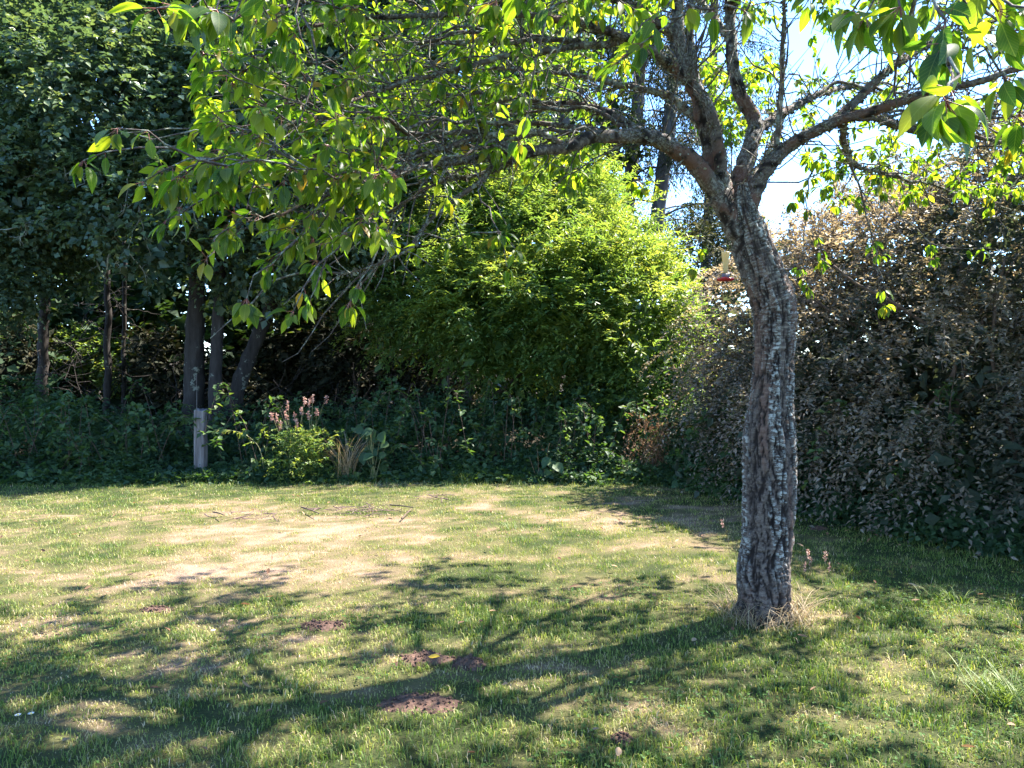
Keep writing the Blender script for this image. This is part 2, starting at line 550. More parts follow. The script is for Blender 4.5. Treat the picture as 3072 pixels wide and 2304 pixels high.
# ------------------------------------------------------------------ lawn grass
TRUNK_XY = G(2290, 1850)[:2]
def grass_field(seed, ybands):
    rng = np.random.default_rng(seed)
    acc = Acc()
    for y0, y1, dens, hgt, wid, segs in ybands:
        xm = y1 * 0.70 + 1.3
        n = int((y1 - y0) * 2 * xm * dens)
        x = rng.uniform(-xm, xm, n); y = rng.uniform(y0, y1, n)
        keep = (np.abs(x) < y * 0.70 + 1.3) & (y < hedge_front(x) + 0.25)
        for mx_, my_, w, d_ in mole_xy:
            keep &= ((x - mx_) / (w * 0.92)) ** 2 + ((y - my_) / (d_ * 0.92)) ** 2 > rng.uniform(0.25, 1.25, n)
        keep &= (x - TRUNK_XY[0]) ** 2 + (y - TRUNK_XY[1]) ** 2 > 0.16 ** 2
        cl = fbm(np.stack([x * 9, y * 9, 0 * x], -1), 77, 2)     # tufts
        keep &= rng.uniform(size=n) < 0.25 + 1.5 * np.clip(cl - 0.22, 0, 1)
        x, y, cl = x[keep], y[keep], cl[keep]
        n = len(x)
        dry = dry_at(x, y)
        lush = fbm(np.stack([x * 1.3, y * 1.3, 0 * x + 4], -1), 31, 3)
        h = hgt * rng.uniform(0.45, 1.25, n) * (0.45 + 1.15 * cl) * (0.75 + 0.75 * np.clip(lush - 0.3, 0, 1)) * (1 - 0.35 * dry)
        rim = np.clip((y - hedge_front(x) + 0.5) / 0.5, 0, 1)
        h *= 1 + 1.3 * rim * rng.uniform(0, 1, n)
        az = rng.uniform(0, 2 * math.pi, n)
        lean = rng.uniform(0.1, 1.0, n) * (1 + 0.8 * dry)
        dirh = np.stack([np.cos(az), np.sin(az), 0 * az], -1)
        base = np.stack([x, y, ground_z(x, y) - 0.004], -1)
        w = (wid * rng.uniform(0.6, 1.3, n))[:, None]
        sd = np.stack([-np.sin(az), np.cos(az), 0 * az], -1)
        tw = rng.uniform(-0.9, 0.9, n)[:, None]
        sd = unit(sd * np.cos(tw) + dirh * np.sin(tw))
        up = np.array([0, 0, 1.0])
        tip = base + up * (h * np.cos(np.minimum(lean, 1.35)))[:, None] + dirh * (h * np.sin(np.minimum(lean, 1.35)))[:, None]
        tf = fbm(np.stack([x * 17, y * 17, 0 * x + 2], -1), 37, 2) - 0.5
        r = np.clip(dry * 0.8 + rng.normal(0, 0.18, n) + 0.55 * tf + 0.1, 0, 1)
        r = np.where(rng.uniform(size=n) < 0.06, rng.uniform(0.7, 1, n), r)
        if segs == 2:
            mid = base + up * (h * 0.6)[:, None] + dirh * (h * 0.28 * lean)[:, None]
            V = np.stack([base - sd * w, base + sd * w, mid - sd * w * 0.8, mid + sd * w * 0.8, tip], 1).reshape(-1, 3)
            k = np.arange(n)[:, None] * 5
            F = np.stack([k + [0, 1, 3], k + [0, 3, 2], k + [2, 3, 4]], 1).reshape(-1, 3)
            acc.put(V, F, np.repeat(r, 5))
        else:
            V = np.stack([base - sd * w, base + sd * w, tip], 1).reshape(-1, 3)
            F = np.arange(n)[:, None] * 3 + np.array([[0, 1, 2]])
            acc.put(V, F, np.repeat(r, 3))
    return acc

ga = grass_field(1, [(2.2, 3.6, 8200, 0.044, 0.0020, 2), (3.6, 5.2, 6200, 0.042, 0.0023, 2), (5.2, 7.4, 4600, 0.042, 0.0030, 1), (7.4, 11.2, 2600, 0.042, 0.0044, 1)])
tag(add('lawn_grass', ga.mesh('lawn_grass'), GRASS), 'mown lawn grass, green tufts between straw coloured dry patches', 'grass', kind='stuff')
#--SECTION-END-1

# ------------------------------------------------------------------ cherry tree
CHERRY_LEAF_STOPS = [(0.0, (0.03, 0.075, 0.022)), (0.35, (0.06, 0.115, 0.022)), (0.7, (0.11, 0.155, 0.028)), (0.97, (0.17, 0.19, 0.035)), (1.0, (0.3, 0.16, 0.04))]
CHERRY_LEAF = leaf_mat('cherry_leaf', CHERRY_LEAF_STOPS, trans=0.58, tmul=(3.0, 3.0, 0.5), rough=0.45, spec=0.35, veins=True)
CHERRY_LEAF_OBJ = leaf_mat('cherry_leaf_large', CHERRY_LEAF_STOPS, trans=0.58, tmul=(3.0, 3.0, 0.5), rough=0.45, spec=0.35, veins=True, objrnd=True)
TWIG = bark_mat('cherry_twig_bark', [(0.3, (0.045, 0.03, 0.027)), (0.6, (0.12, 0.095, 0.085)), (0.8, (0.24, 0.22, 0.2))], 60.0, 0.6, (1, 1, 1), ((0.26, 0.27, 0.22), 26.0, 0.52))
LIMB = bark_mat('cherry_limb_bark', [(0.3, (0.05, 0.034, 0.028)), (0.55, (0.13, 0.095, 0.075)), (0.8, (0.24, 0.2, 0.165))], 36.0, 1.0, (1, 1, 1), ((0.27, 0.28, 0.23), 17.0, 0.5))
STALK = plain_mat('leaf_stalk', (0.22, 0.06, 0.05), (0.3, 0.1, 0.06), 8.0, 0.5)

m, nt, out = nodes('cherry_trunk_bark')
af = N(nt, 'ShaderNodeAttribute', attribute_name='fis')
al = N(nt, 'ShaderNodeAttribute', attribute_name='lich')
ar = N(nt, 'ShaderNodeAttribute', attribute_name='red')
uvn = N(nt, 'ShaderNodeUVMap')
sepu = N(nt, 'ShaderNodeSeparateXYZ'); nt.links.new(uvn.outputs[0], sepu.inputs[0])
strip1 = noise_tex(nt, 1.0, mapping(nt, uvn.outputs[0], (17, 60, 1)), 5.0, 0.7)
strip2 = noise_tex(nt, 1.0, mapping(nt, uvn.outputs[0], (19, 44, 1)), 5.0, 0.72)
hi = math_node(nt, 'ADD', math_node(nt, 'MULTIPLY', math_node(nt, 'SUBTRACT', sepu.outputs[1], 1.5), 1.2), 0.25, True)
mxs = N(nt, 'ShaderNodeMix'); nt.links.new(hi, mxs.inputs[0]); nt.links.new(strip2, mxs.inputs[2]); nt.links.new(strip1, mxs.inputs[3])
strip = mxs.outputs[0]
fine = noise_tex(nt, 1.0, mapping(nt, uvn.outputs[0], (60, 70, 1)), 5.0, 0.65)
col = ramp(nt, fine, [(0.3, (0.045, 0.034, 0.03)), (0.52, (0.105, 0.08, 0.07)), (0.75, (0.19, 0.155, 0.135))])
band = ramp(nt, noise_tex(nt, 1.0, mapping(nt, uvn.outputs[0], (5, 48, 1)), 3.0, 0.6), [(0.5, (0, 0, 0)), (0.6, (1, 1, 1))])
col = mixc(nt, math_node(nt, 'MULTIPLY', band, math_node(nt, 'ADD', math_node(nt, 'MULTIPLY', hi, 0.45), 0.15)), col, (0.34, 0.29, 0.24))
pale = ramp(nt, fine, [(0.3, (0.22, 0.215, 0.2)), (0.62, (0.46, 0.455, 0.43))])
sm = ramp(nt, strip, [(0.49, (0, 0, 0)), (0.53, (1, 1, 1))])
pm = math_node(nt, 'MULTIPLY', al.outputs['Fac'], sm)
col = mixc(nt, pm, col, pale)
col = mixc(nt, ar.outputs['Fac'], col, (0.15, 0.07, 0.05))
col = mixc(nt, math_node(nt, 'MULTIPLY', af.outputs['Fac'], 1.5, True), col, (0.022, 0.016, 0.015))
pr = N(nt, 'ShaderNodeBsdfPrincipled')
nt.links.new(col, pr.inputs['Base Color'])
pr.inputs['Roughness'].default_value = 0.85
pr.inputs['Specular IOR Level'].default_value = 0.25
hh = math_node(nt, 'ADD', math_node(nt, 'MULTIPLY', fine, 0.6), math_node(nt, 'MULTIPLY', pm, 0.6))
b = N(nt, 'ShaderNodeBump'); b.inputs['Strength'].default_value = 0.9; b.inputs['Distance'].default_value = 0.008
nt.links.new(hh, b.inputs['Height']); nt.links.new(b.outputs[0], pr.inputs['Normal'])
nt.links.new(pr.outputs[0], out.inputs[0])
TRUNK_BARK = m

TY = float(TRUNK_XY[1])
cherry = thing('cherry_tree', 'old cherry tree with twisted flaking trunk and spreading lichen-crusted branches on the lawn', 'tree', (float(TRUNK_XY[0]), TY, 0))

# trunk outline read as (y, left, right) -> centre line and radius
TR = [(1885, 2196, 2382), (1850, 2203, 2377), (1800, 2212, 2372), (1740, 2208, 2372), (1690, 2211, 2370), (1620, 2226, 2377), (1500, 2230, 2383), (1400, 2231, 2385), (1300, 2230, 2382),
      (1200, 2249, 2377), (1100, 2260, 2381), (1000, 2262, 2386), (930, 2257, 2388), (880, 2243, 2371), (800, 2220, 2344), (740, 2203, 2316), (700, 2196, 2302), (660, 2184, 2284), (620, 2186, 2266), (580, 2198, 2252), (550, 2212, 2240)]
ctr, rad = [], []
for y_, l_, r_ in TR:
    c_ = P((l_ + r_) / 2, y_, TY)
    ctr.append(c_); rad.append((r_ - l_) / 2 / FPX * TY * 0.945)
NR, NS = 320, 120
cs = spline(np.hstack([np.array(ctr), np.array(rad)[:, None]]), NR)
C, R = cs[:, :3], cs[:, 3]
hgt = np.concatenate([[0], np.cumsum(np.linalg.norm(np.diff(C, axis=0), axis=1))])
th = np.linspace(0, 2 * math.pi, NS, endpoint=False)
H, TH = np.meshgrid(hgt, th, indexing='ij')
tw = TH + 0.55 * np.sin(H * 1.3) + 0.35 * H
def cyl(a, b_, t=TH):
    return np.stack([np.cos(t) * a, np.sin(t) * a, H * b_], -1).reshape(-1, 3)
rn = fbm(np.stack([np.cos(tw) * 2.8, np.sin(tw) * 2.8, H * 4.0 + 2], -1).reshape(-1, 3) + 0.35 * (fbm(cyl(6, 9), 3, 2)[:, None] - 0.5), 41, 3).reshape(NR, NS)
fis = np.clip(1 - np.abs(rn - 0.5) / 0.055, 0, 1)                      # meandering vertical cracks
rn2 = fbm(np.stack([np.cos(tw) * 6, np.sin(tw) * 6, H * 11 + 5], -1).reshape(-1, 3) + 0.6 * (fbm(cyl(8, 12), 4, 2)[:, None] - 0.5), 43, 3).reshape(NR, NS)
fis = np.maximum(fis, 0.85 * np.clip(1 - np.abs(rn2 - 0.5) / 0.06, 0, 1))
fis = fis * np.clip(1.3 - 0.25 * H, 0.4, 1)
lob = fbm(np.stack([np.cos(tw) * 1.1, np.sin(tw) * 1.1, H * 1.1], -1).reshape(-1, 3), 44, 2).reshape(NR, NS) - 0.5
strips = fbm(np.stack([np.cos(TH) * 6, np.sin(TH) * 6, H * 30], -1).reshape(-1, 3), 47, 3).reshape(NR, NS) - 0.5
fineb = fbm(cyl(13, 34), 51, 3).reshape(NR, NS) - 0.5
lich = np.clip((fbm(np.stack([np.cos(tw + 0.5 * H) * 2.0 + 3, np.sin(tw + 0.5 * H) * 2.0, H * 0.7], -1).reshape(-1, 3), 53, 3).reshape(NR, NS) - 0.46) / 0.05, 0, 1)
lich *= np.clip((H - 0.25) / 0.3, 0, 1)
red = np.clip((fbm(np.stack([np.cos(tw) * 1.8 + 9, np.sin(tw) * 1.8, H * 1.0], -1).reshape(-1, 3), 57, 3).reshape(NR, NS) - 0.56) / 0.08, 0, 1)
flare = 0.22 * np.exp(-H / 0.09) * (0.6 + 1.2 * np.abs(np.sin(TH * 2.5 + 1)))
rr = R[:, None] * (1.0 + 0.13 * lob + flare) + 0.007 * strips + 0.022 * fineb - 0.024 * fis + 0.008 * lich
# burl on the right side at the knee
kd = np.exp(-((H - 2.12) / 0.10) ** 2 - (np.angle(np.exp(1j * (TH - 0.1))) / 0.8) ** 2)
rr = rr + 0.02 * kd
T_ = unit(np.gradient(C, axis=0))
Ax = unit(np.cross(np.array([0, 1.0, 0]), T_)); Bx = np.cross(T_, Ax)
V = C[:, None] + (np.cos(TH)[..., None] * Ax[:, None] + np.sin(TH)[..., None] * Bx[:, None]) * rr[..., None]
i = np.arange(NR - 1)[:, None] * NS; j = np.arange(NS)[None]
F = np.stack([i + j, i + (j + 1) % NS, i + NS + (j + 1) % NS, i + NS + j], -1).reshape(-1, 4)
uv = np.stack([TH / (2 * math.pi), H], -1).reshape(-1, 2)
tme = make_mesh('trunk', V.reshape(-1, 3), F, {'fis': fis.ravel(), 'lich': lich.ravel(), 'red': (red * 0.45).ravel()}, uv, smooth=True)
part('trunk', tme, TRUNK_BARK, cherry)

# limbs traced as (px, py, distance)
LIMBS = {
 'A':  ([(2278, 860, TY), (2240, 750, TY), (2198, 665, TY - .02), (2165, 600, TY - .05), (2136, 545, TY - .08), (2060, 470, 4.72), (1979, 420, 4.62), (1905, 408, 4.52), (1787, 408, 4.4), (1705, 440, 4.3), (1597, 457, 4.2), (1488, 463, 4.08), (1380, 484, 3.95), (1217, 511, 3.75), (1020, 560, 3.5), (850, 640, 3.3)], .082, .007),
 'A2': ([(1960, 415, 4.6), (1905, 385, 4.62), (1824, 341, 4.7), (1750, 320, 4.8), (1651, 311, 4.95), (1488, 305, 5.1), (1200, 330, 5.3), (900, 420, 5.4)], .036, .006),
 'A3': ([(1500, 463, 4.1), (1440, 545, 4.05), (1380, 588, 4.0), (1282, 669, 3.9), (1217, 755, 3.8), (1110, 800, 3.7), (1010, 830, 3.6)], .016, .004),
 'A4': ([(1700, 440, 4.3), (1597, 395, 4.15), (1445, 405, 4.0), (1347, 441, 3.9), (1233, 479, 3.8), (1100, 530, 3.6), (960, 600, 3.4)], .019, .005),
 'B':  ([(2262, 830, TY), (2222, 710, TY + .02), (2182, 600, TY + .02), (2138, 470, TY), (2095, 310, TY - .03), (2050, 170, TY - .05), (2030, 20, TY - .05), (2015, -180, 4.9)], .08, .028),
 'B2': ([(2175, 600, TY - .05), (2150, 420, TY - .1), (2120, 330, TY - .14), (2085, 230, TY - .1), (2070, 60, TY), (2085, -100, 5.0), (2030, -300, 5.3)], .045, .014),
 'C':  ([(2285, 860, TY), (2256, 750, TY + .02), (2240, 650, TY + .05), (2226, 550, TY + .1), (2250, 440, TY + .15), (2262, 372, TY + .2), (2215, 279, TY + .2), (2195, 140, TY + .2), (2190, 0, TY + .25), (2200, -160, 5.2)], .082, .028),
 'B3': ([(2016, -160, 4.9), (1940, -330, 4.75), (1800, -420, 4.5), (1560, -460, 4.1), (1300, -430, 3.7)], .03, .007),
 'B4': ([(2018, -150, 4.9), (2000, -350, 5.3), (1900, -470, 5.9), (1800, -450, 6.8)], .026, .007),
 'C3': ([(2200, -150, 5.2), (2280, -330, 5.1), (2450, -420, 4.9), (2700, -430, 4.6), (2950, -380, 4.3)], .03, .007),
 'C4': ([(2198, -140, 5.2), (2230, -350, 5.7), (2330, -380, 6.5), (2420, -330, 7.3)], .026, .007),
 'D':  ([(2290, 860, TY), (2262, 750, TY), (2246, 660, TY), (2260, 590, TY), (2295, 515, TY - .02), (2350, 450, TY - .05), (2413, 409, TY - .1), (2506, 366, TY - .2), (2630, 329, TY - .3), (2754, 290, 4.5), (2900, 250, 4.4), (3072, 205, 4.3), (3300, 150, 4.2)], .07, .014),
 'D2': ([(2340, 460, TY - .05), (2333, 420, TY - .02), (2345, 248, TY + .05), (2351, 62, TY + .1), (2365, -60, TY + .15), (2420, -220, TY + .4)], .026, .006),
 'D3': ([(2480, 380, TY - .17), (2540, 330, TY - .1), (2630, 240, TY), (2700, 185, TY + .1), (2800, 130, TY + .3), (3000, 60, TY + .6), (3250, -30, TY + .9)], .036, .008),
 'D4': ([(2560, 345, TY - .22), (2640, 355, TY), (2750, 395, 5.1), (2900, 400, 5.4), (3072, 440, 5.7), (3200, 470, 5.9)], .034, .007),
 'D5': ([(2531, 365, TY - .2), (2533, 430, TY - .05), (2560, 490, TY + .1), (2640, 515, TY + .4), (2754, 545, 5.7), (2909, 590, 6.1), (3060, 640, 6.4)], .022, .005),
 'E1': ([(2075, 250, TY - .04), (2020, 205, 4.8), (1979, 174, 4.7), (1855, 105, 4.5), (1700, 62, 4.3), (1400, 40, 4.0), (1100, 50, 3.7), (800, 100, 3.4)], .046, .007),
 'E2': ([(1880, 118, 4.55), (1800, 135, 4.5), (1700, 145, 4.4), (1500, 175, 4.2), (1250, 235, 3.9), (1000, 320, 3.5), (800, 400, 3.2)], .025, .006),
 'E3': ([(2110, 380, TY), (2040, 310, 5.0), (1940, 270, 5.1), (1800, 240, 5.2), (1600, 215, 5.3), (1300, 200, 5.5), (1000, 240, 5.6)], .03, .006),
 'E4': ([(2040, 120, TY), (1930, 40, 4.7), (1780, -30, 4.5), (1500, -60, 4.1), (1150, -20, 3.6), (850, 20, 3.1)], .035, .007),
 'E5': ([(1590, 457, 4.2), (1460, 520, 4.3), (1300, 560, 4.4), (1150, 650, 4.4), (1000, 720, 4.3)], .016, .004),
 'F1': ([(2190, 20, TY + .2), (2300, -200, 4.5), (2480, -330, 3.6), (2650, -350, 2.7), (2750, -200, 1.9), (2790, -40, 1.5)], .035, .005),
 'F2': ([(2030, 0, TY - .05), (1850, -250, 4.3), (1500, -350, 3.5), (1100, -300, 2.7), (800, -160, 2.2)], .035, .006),
 'F3': ([(2100, -80, 4.85), (2100, -350, 4.0), (2080, -420, 3.2), (2040, -260, 2.4)], .03, .006),
 'G1': ([(2222, 590, TY + .1), (2290, 480, 5.4), (2330, 400, 6.1), (2345, 350, 6.9), (2300, 330, 7.4)], .022, .005),
 'G2': ([(2200, 560, TY + .1), (2150, 480, 5.5), (2110, 440, 6.2), (2090, 420, 6.8), (2120, 390, 7.3)], .022, .005),
 'G3': ([(2255, 400, TY + .2), (2420, 300, 5.7), (2560, 260, 6.5), (2680, 290, 7.3)], .035, .007),
 'G4': ([(2195, 130, TY + .2), (2100, 0, 5.8), (1980, -60, 6.8), (1880, -60, 7.5), (1820, -20, 8.0)], .024, .005),
}
rng = np.random.default_rng(7)
SK_P, SK_R, SK_T = [], [], []       # skeleton nodes for the twigs to grow from
def reg(C, R, stride=1):
    T = unit(np.gradient(C, axis=0))
    SK_P.append(C[::stride]); SK_R.append(R[::stride]); SK_T.append(T[::stride])
limb_labels = {'A': 'long horizontal lichen-crusted limb reaching left', 'B': 'thick upright limb crusted with lichen', 'D': 'thick limb rising to the right'}
LIMB_DATA = []
for key, (pts, r0, r1) in LIMBS.items():
    w = np.array([P(*p) for p in pts])
    ln = np.linalg.norm(np.diff(w, axis=0), axis=1).sum()
    n = max(24, int(ln / 0.022))
    C = spline(w, n)
    t = np.linspace(0, 1, n)
    R = (r0 - r1) * (1 - t) ** 1.25 + r1
    C[2:] += (fbm(C[2:] * 5.0, 91, 2)[:, None] - 0.5) * np.array([0.05, 0.05, 0.06]) * np.clip(t[2:, None] * 4, 0, 1)
    sides = 18 if r0 > 0.05 else 12
    V, F, uv = tube(C, R, sides, rough=0.30, seed=len(key), freq=26.0)
    if r0 > 0.03:
        la = np.clip((fbm(V * np.array([6, 6, 4.0]), 61, 3) - 0.42) / 0.12, 0, 1) * 0.6
        fi = np.clip((fbm(V * 22.0, 63, 3) - 0.55) / 0.12, 0, 1) * 0.8
        re_ = np.clip((fbm(V * 7.0, 67, 3) - 0.52) / 0.1, 0, 1) * 0.7
        o = part('limb', make_mesh('limb', V, quads_to_tris(F), {'fis': fi, 'lich': la, 'red': re_}, uv, smooth=True), TRUNK_BARK, cherry)
    else:
        o = part('limb', make_mesh('limb', V, quads_to_tris(F), None, uv, smooth=True), LIMB, cherry)
    if key in limb_labels:
        o['label'] = limb_labels[key]
    LIMB_DATA.append((C, R))
    k0 = int(n * (0.3 if r0 > 0.05 else 0.12))
    reg(C[k0:], R[k0:], 3)

# --- where the leafy twig ends hang: (px range, py range, distance range, how many) ---
targets = []
def spread(px0, px1, py0, py1, y0, y1, n, w=1.0):
    for _ in range(n):
        px = rng.uniform(px0, px1); py = rng.uniform(py0, py1)
        targets.append((P(px, py, rng.uniform(y0, y1)), w))
spread(600, 1100, 60, 330, 2.9, 4.3, 66)
spread(560, 1150, 330, 560, 2.7, 3.9, 80)
spread(1050, 1650, 20, 330, 3.9, 6.0, 105)
spread(1000, 1500, 330, 520, 3.8, 5.6, 62)
spread(1100, 1720, 10, 320, 5.2, 6.8, 60)
spread(640, 1150, 560, 720, 2.9, 3.8, 34)
spread(480, 700, 470, 620, 2.6, 3.2, 14)
spread(1520, 1780, 400, 560, 4.6, 5.8, 26)
spread(1620, 1820, 120, 330, 4.8, 6.6, 16)
spread(2400, 3150, 430, 620, 5.3, 7.2, 85)
spread(2420, 3150, 20, 380, 4.4, 7.0, 34, 0.5)
spread(600, 1100, -150, 60, 2.6, 4.2, 50)
spread(2950, 3250, 250, 480, 4.0, 5.5, 16)
spread(2090, 2330, 180, 430, 6.0, 7.6, 40, 2.0)
spread(1780, 2000, -100, 160, 6.3, 8.0, 34, 2.0)
spread(2350, 2720, 220, 420, 6.0, 7.4, 26, 1.0)

spread(1300, 3100, -40, 40, 2.4, 4.5, 40)
hand = [(352, 385, 2.35), (250, 482, 2.75), (430, 545, 2.7), (520, 560, 2.7), (620, 775, 2.75), (500, 660, 2.85), (740, 895, 2.85), (880, 935, 2.9), (930, 900, 2.95), (1050, 905, 3.0), (800, 800, 2.95), (950, 780, 3.0),
        (1120, 640, 3.2), (1130, 480, 2.9), (1180, 520, 2.9), (1520, 800, 3.7), (1545, 745, 3.75), (1500, 700, 3.75), (1560, 420, 3.1), (1345, 590, 3.4), (1340, 720, 3.5), (1260, 740, 3.5), (1180, 700, 3.4),
        (700, 60, 1.95), (470, 25, 1.75), (580, 20, 1.8), (650, 30, 1.85), (780, 330, 2.6), (1850, 190, 2.4), (1880, 160, 2.5), (1960, 60, 2.4), (2230, 30, 2.2),
        (2830, 130, 1.4), (2600, 40, 1.6), (2700, 20, 1.55), (2850, 265, 1.22), (2835, 300, 1.2), (3010, 230, 1.7), (3060, 340, 1.7), (2990, 30, 1.5), (3040, 90, 1.6), (2560, 30, 1.7),
        (2450, 705, 5.9), (2470, 790, 5.9), (2400, 800, 5.8), (2430, 860, 5.8), (2460, 560, 6.0), (2380, 600, 6.0), (2660, 905, 5.2), (2650, 915, 5.2), (2800, 770, 5.3), (2640, 760, 5.4), (2950, 745, 5.3), (2100, 745, 5.5), (2080, 800, 5.5), (1930, 560, 5.2), (1900, 540, 5.2)]
hand_pts = [P(*h) for h in hand]
# the rest of the crown round the frame, which shades the lawn
cx0, cy0 = TRUNK_XY
nshade = 0
while nshade < 1150:
    a = rng.uniform(0, 2 * math.pi); r = 3.9 * math.sqrt(rng.uniform(0.0, 1))
    x = cx0 + r * math.cos(a); y = cy0 + r * math.sin(a)
    top = 5.7 - 0.13 * r * r
    z = rng.uniform(max(2.7, top - 1.7), top)
    if y < 0.9:
        continue
    u = x / y * FPX + 1536; v = 1100 - (z - CAM_Z) / y * FPX
    if -80 < u < 3150 and v > -40:
        continue
    if y < 2.0 and abs(x) < 2.2 and z < 2.9:
        continue
    targets.append((np.array([x, y, z]), 2.0)); nshade += 1
for _ in range(420):
    a = rng.uniform(0, 2 * math.pi); r = 2.9 * math.sqrt(rng.uniform())
    targets.append((np.array([cx0 - .2 + r * math.cos(a), cy0 + .3 + r * math.sin(a), rng.uniform(4.45, 5.9) - .05 * r * r]), 2.0))
for _ in range(70):
    targets.append((np.array([rng.uniform(1.1, 3.2), rng.uniform(1.2, 2.9), rng.uniform(3.1, 4.1)]), 2.0))  # unseen crown twigs added to keep direct sun off the near leaves
trunk_axis = np.array([cx0 - 0.15, cy0])
def rad_of(p):
    return np.linalg.norm(p[..., :2] - trunk_axis, axis=-1)
targets.sort(key=lambda q: rad_of(q[0]))
targets = targets + [(p, 1.6) for p in hand_pts]
SKP = np.concatenate(SK_P); SKT = np.concatenate(SK_T)
tw_acc = Acc()
# long thin side branches that run out from the limbs near the fork
rngs = np.random.default_rng(19)
def long_branch(tp, px_max, px_min):
    global SKP, SKT
    pxs = SKP[:, 0] / SKP[:, 1] * FPX + 1536
    d = np.linalg.norm(SKP - tp, axis=1)
    cand = np.where((pxs < px_max) & (pxs > px_min) & (SKP[:, 1] > 3.5))[0]
    ahead = np.einsum('ij,ij->i', SKT[cand], unit(tp - SKP[cand]))
    cost = np.abs(SKP[cand, 2] - tp[2]) * 0.5 + (1 - ahead) * 0.8 + rngs.uniform(0, 0.8, len(cand))
    k = cand[int(np.argmin(cost))]
    s_, T0 = SKP[k], SKT[k]
    L = d[k]
    n = max(10, int(L / 0.06))
    c1 = s_ + T0 * L * 0.3 + np.array([0, 0, 0.05 * L]); c2 = tp + (s_ - tp) * 0.35 + np.array([0, 0, 0.08 * L]) + rngs.normal(size=3) * 0.05 * L
    t = np.linspace(0, 1, n)[:, None]
    C = (1 - t) ** 3 * s_ + 3 * (1 - t) ** 2 * t * c1 + 3 * (1 - t) * t ** 2 * c2 + t ** 3 * tp
    C[1:] += (np.stack([fbm(C[1:] * 4 + q * 7, 131 + q, 2) for q in range(3)], -1) - 0.5) * 0.16 * np.clip(t[1:] * 4, 0, 1)
    C[1:-1] += rngs.normal(size=(n - 2, 3)) * 0.006
    R = np.linspace(min(0.017, 0.004 + 0.006 * L), 0.0035, n)
    V, F, uv = tube_tris(C, R, 6, rough=0.35, seed=7, freq=50)
    tw_acc.put(V, F, None, uv)
    LIMB_DATA.append((C, R))
    T = unit(np.gradient(C, axis=0))
    SKP = np.vstack([SKP, C[n // 4::2]]); SKT = np.vstack([SKT, T[n // 4::2]])
for _ in range(22):
    long_branch(P(rngs.uniform(650, 1350), rngs.uniform(60, 620), rngs.uniform(3.0, 5.4)), 2100, 1500)
for _ in range(26):
    long_branch(P(rngs.uniform(2650, 3300), rngs.uniform(0, 480), rngs.uniform(4.2, 6.8)), 2800, 2300)
LP, LD, LN, LL = [], [], [], []     # leaves: base, direction, normal, length
st_acc = Acc()
extra_P, extra_T = [SKP], [SKT]
allP, allT = SKP, SKT
for q, (tp, wgt) in enumerate(targets):
    d = np.linalg.norm(allP - tp, axis=1)
    out_pen = np.clip(rad_of(allP) - rad_of(tp) + 0.10, 0, None) * 3.0
    ahead = np.einsum('ij,ij->i', allT, unit(tp - allP))
    cost = d + out_pen + 0.35 * (1 - ahead)
    k = int(np.argmin(cost))
    s = allP[k]; T0 = allT[k]
    L = d[k]
    n = max(5, min(16, int(L / 0.07)))
    c1 = s + T0 * L * 0.35 + np.array([0, 0, 0.06 * L])
    c2 = tp + (s - tp) * 0.3 + np.array([0, 0, 0.10 * L]) + rng.normal(size=3) * 0.05 * L
    t = np.linspace(0, 1, n)[:, None]
    C = (1 - t) ** 3 * s + 3 * (1 - t) ** 2 * t * c1 + 3 * (1 - t) * t ** 2 * c2 + t ** 3 * tp
    C[1:-1] += rng.normal(size=(n - 2, 3)) * 0.008
    r0 = min(0.013, 0.0030 + 0.0052 * L)
    R = np.linspace(r0, 0.0022, n)
    V, F, uv = tube_tris(C[::2] if wgt >= 2 else C, R[::2] if wgt >= 2 else R, 3 if wgt >= 2 else 5 if r0 > .005 else 4, rough=0.25, seed=3, freq=60)
    tw_acc.put(V, F, None, uv)
    T = unit(np.gradient(C, axis=0))
    allP = np.vstack([allP, C[n // 3:]]); allT = np.vstack([allT, T[n // 3:]])
    # leaves: a rosette at the end, a few spurs back along the last stretch
    spots = [(C[-1], T[-1], rng.integers(5, 9))]
    if L > 0.15:
        for _ in range(rng.integers(3, 7) if wgt >= 2 else rng.integers(1, 4) if wgt >= 1 else 0):
            kk = rng.integers(int(n * 0.5), n)
            spots.append((C[kk], T[kk], rng.integers(2, 5)))
    if wgt < 1 and rng.uniform() < 0.45:
        spots = spots[:0]
    for sp, sd, nl in spots:
        for _ in range(nl):
            rd = rand_dirs(rng, 1)[0]
            dd = unit(sd * rng.uniform(0.1, 0.7) + rd * 0.75 + np.array([0, 0, rng.uniform(-0.95, 0.0)]))
            b0 = sp + dd * rng.uniform(0.018, 0.032)
            nn = np.array([0, 0, 1.0]) + rng.normal(size=3) * 0.45 + np.array([dd[0], dd[1], 0]) * 0.6
            LP.append(b0); LD.append(dd); LN.append(nn); LL.append(rng.uniform(0.046, 0.086))
            if sp[1] < 3.3:
                V, F, uv = tube_tris(np.stack([sp, b0 + dd * 0.004]), np.array([0.0011, 0.0009]), 3, cap=False)
                st_acc.put(V, F)
LP, LD, LN, LL = np.array(LP), unit(np.array(LD)), unit(np.array(LN)), np.array(LL)
part('twigs', tw_acc.mesh('twigs', True), TWIG, cherry)['kind'] = 'stuff'
part('leaf_stalks', st_acc.mesh('leaf_stalks'), STALK, cherry)['kind'] = 'stuff'
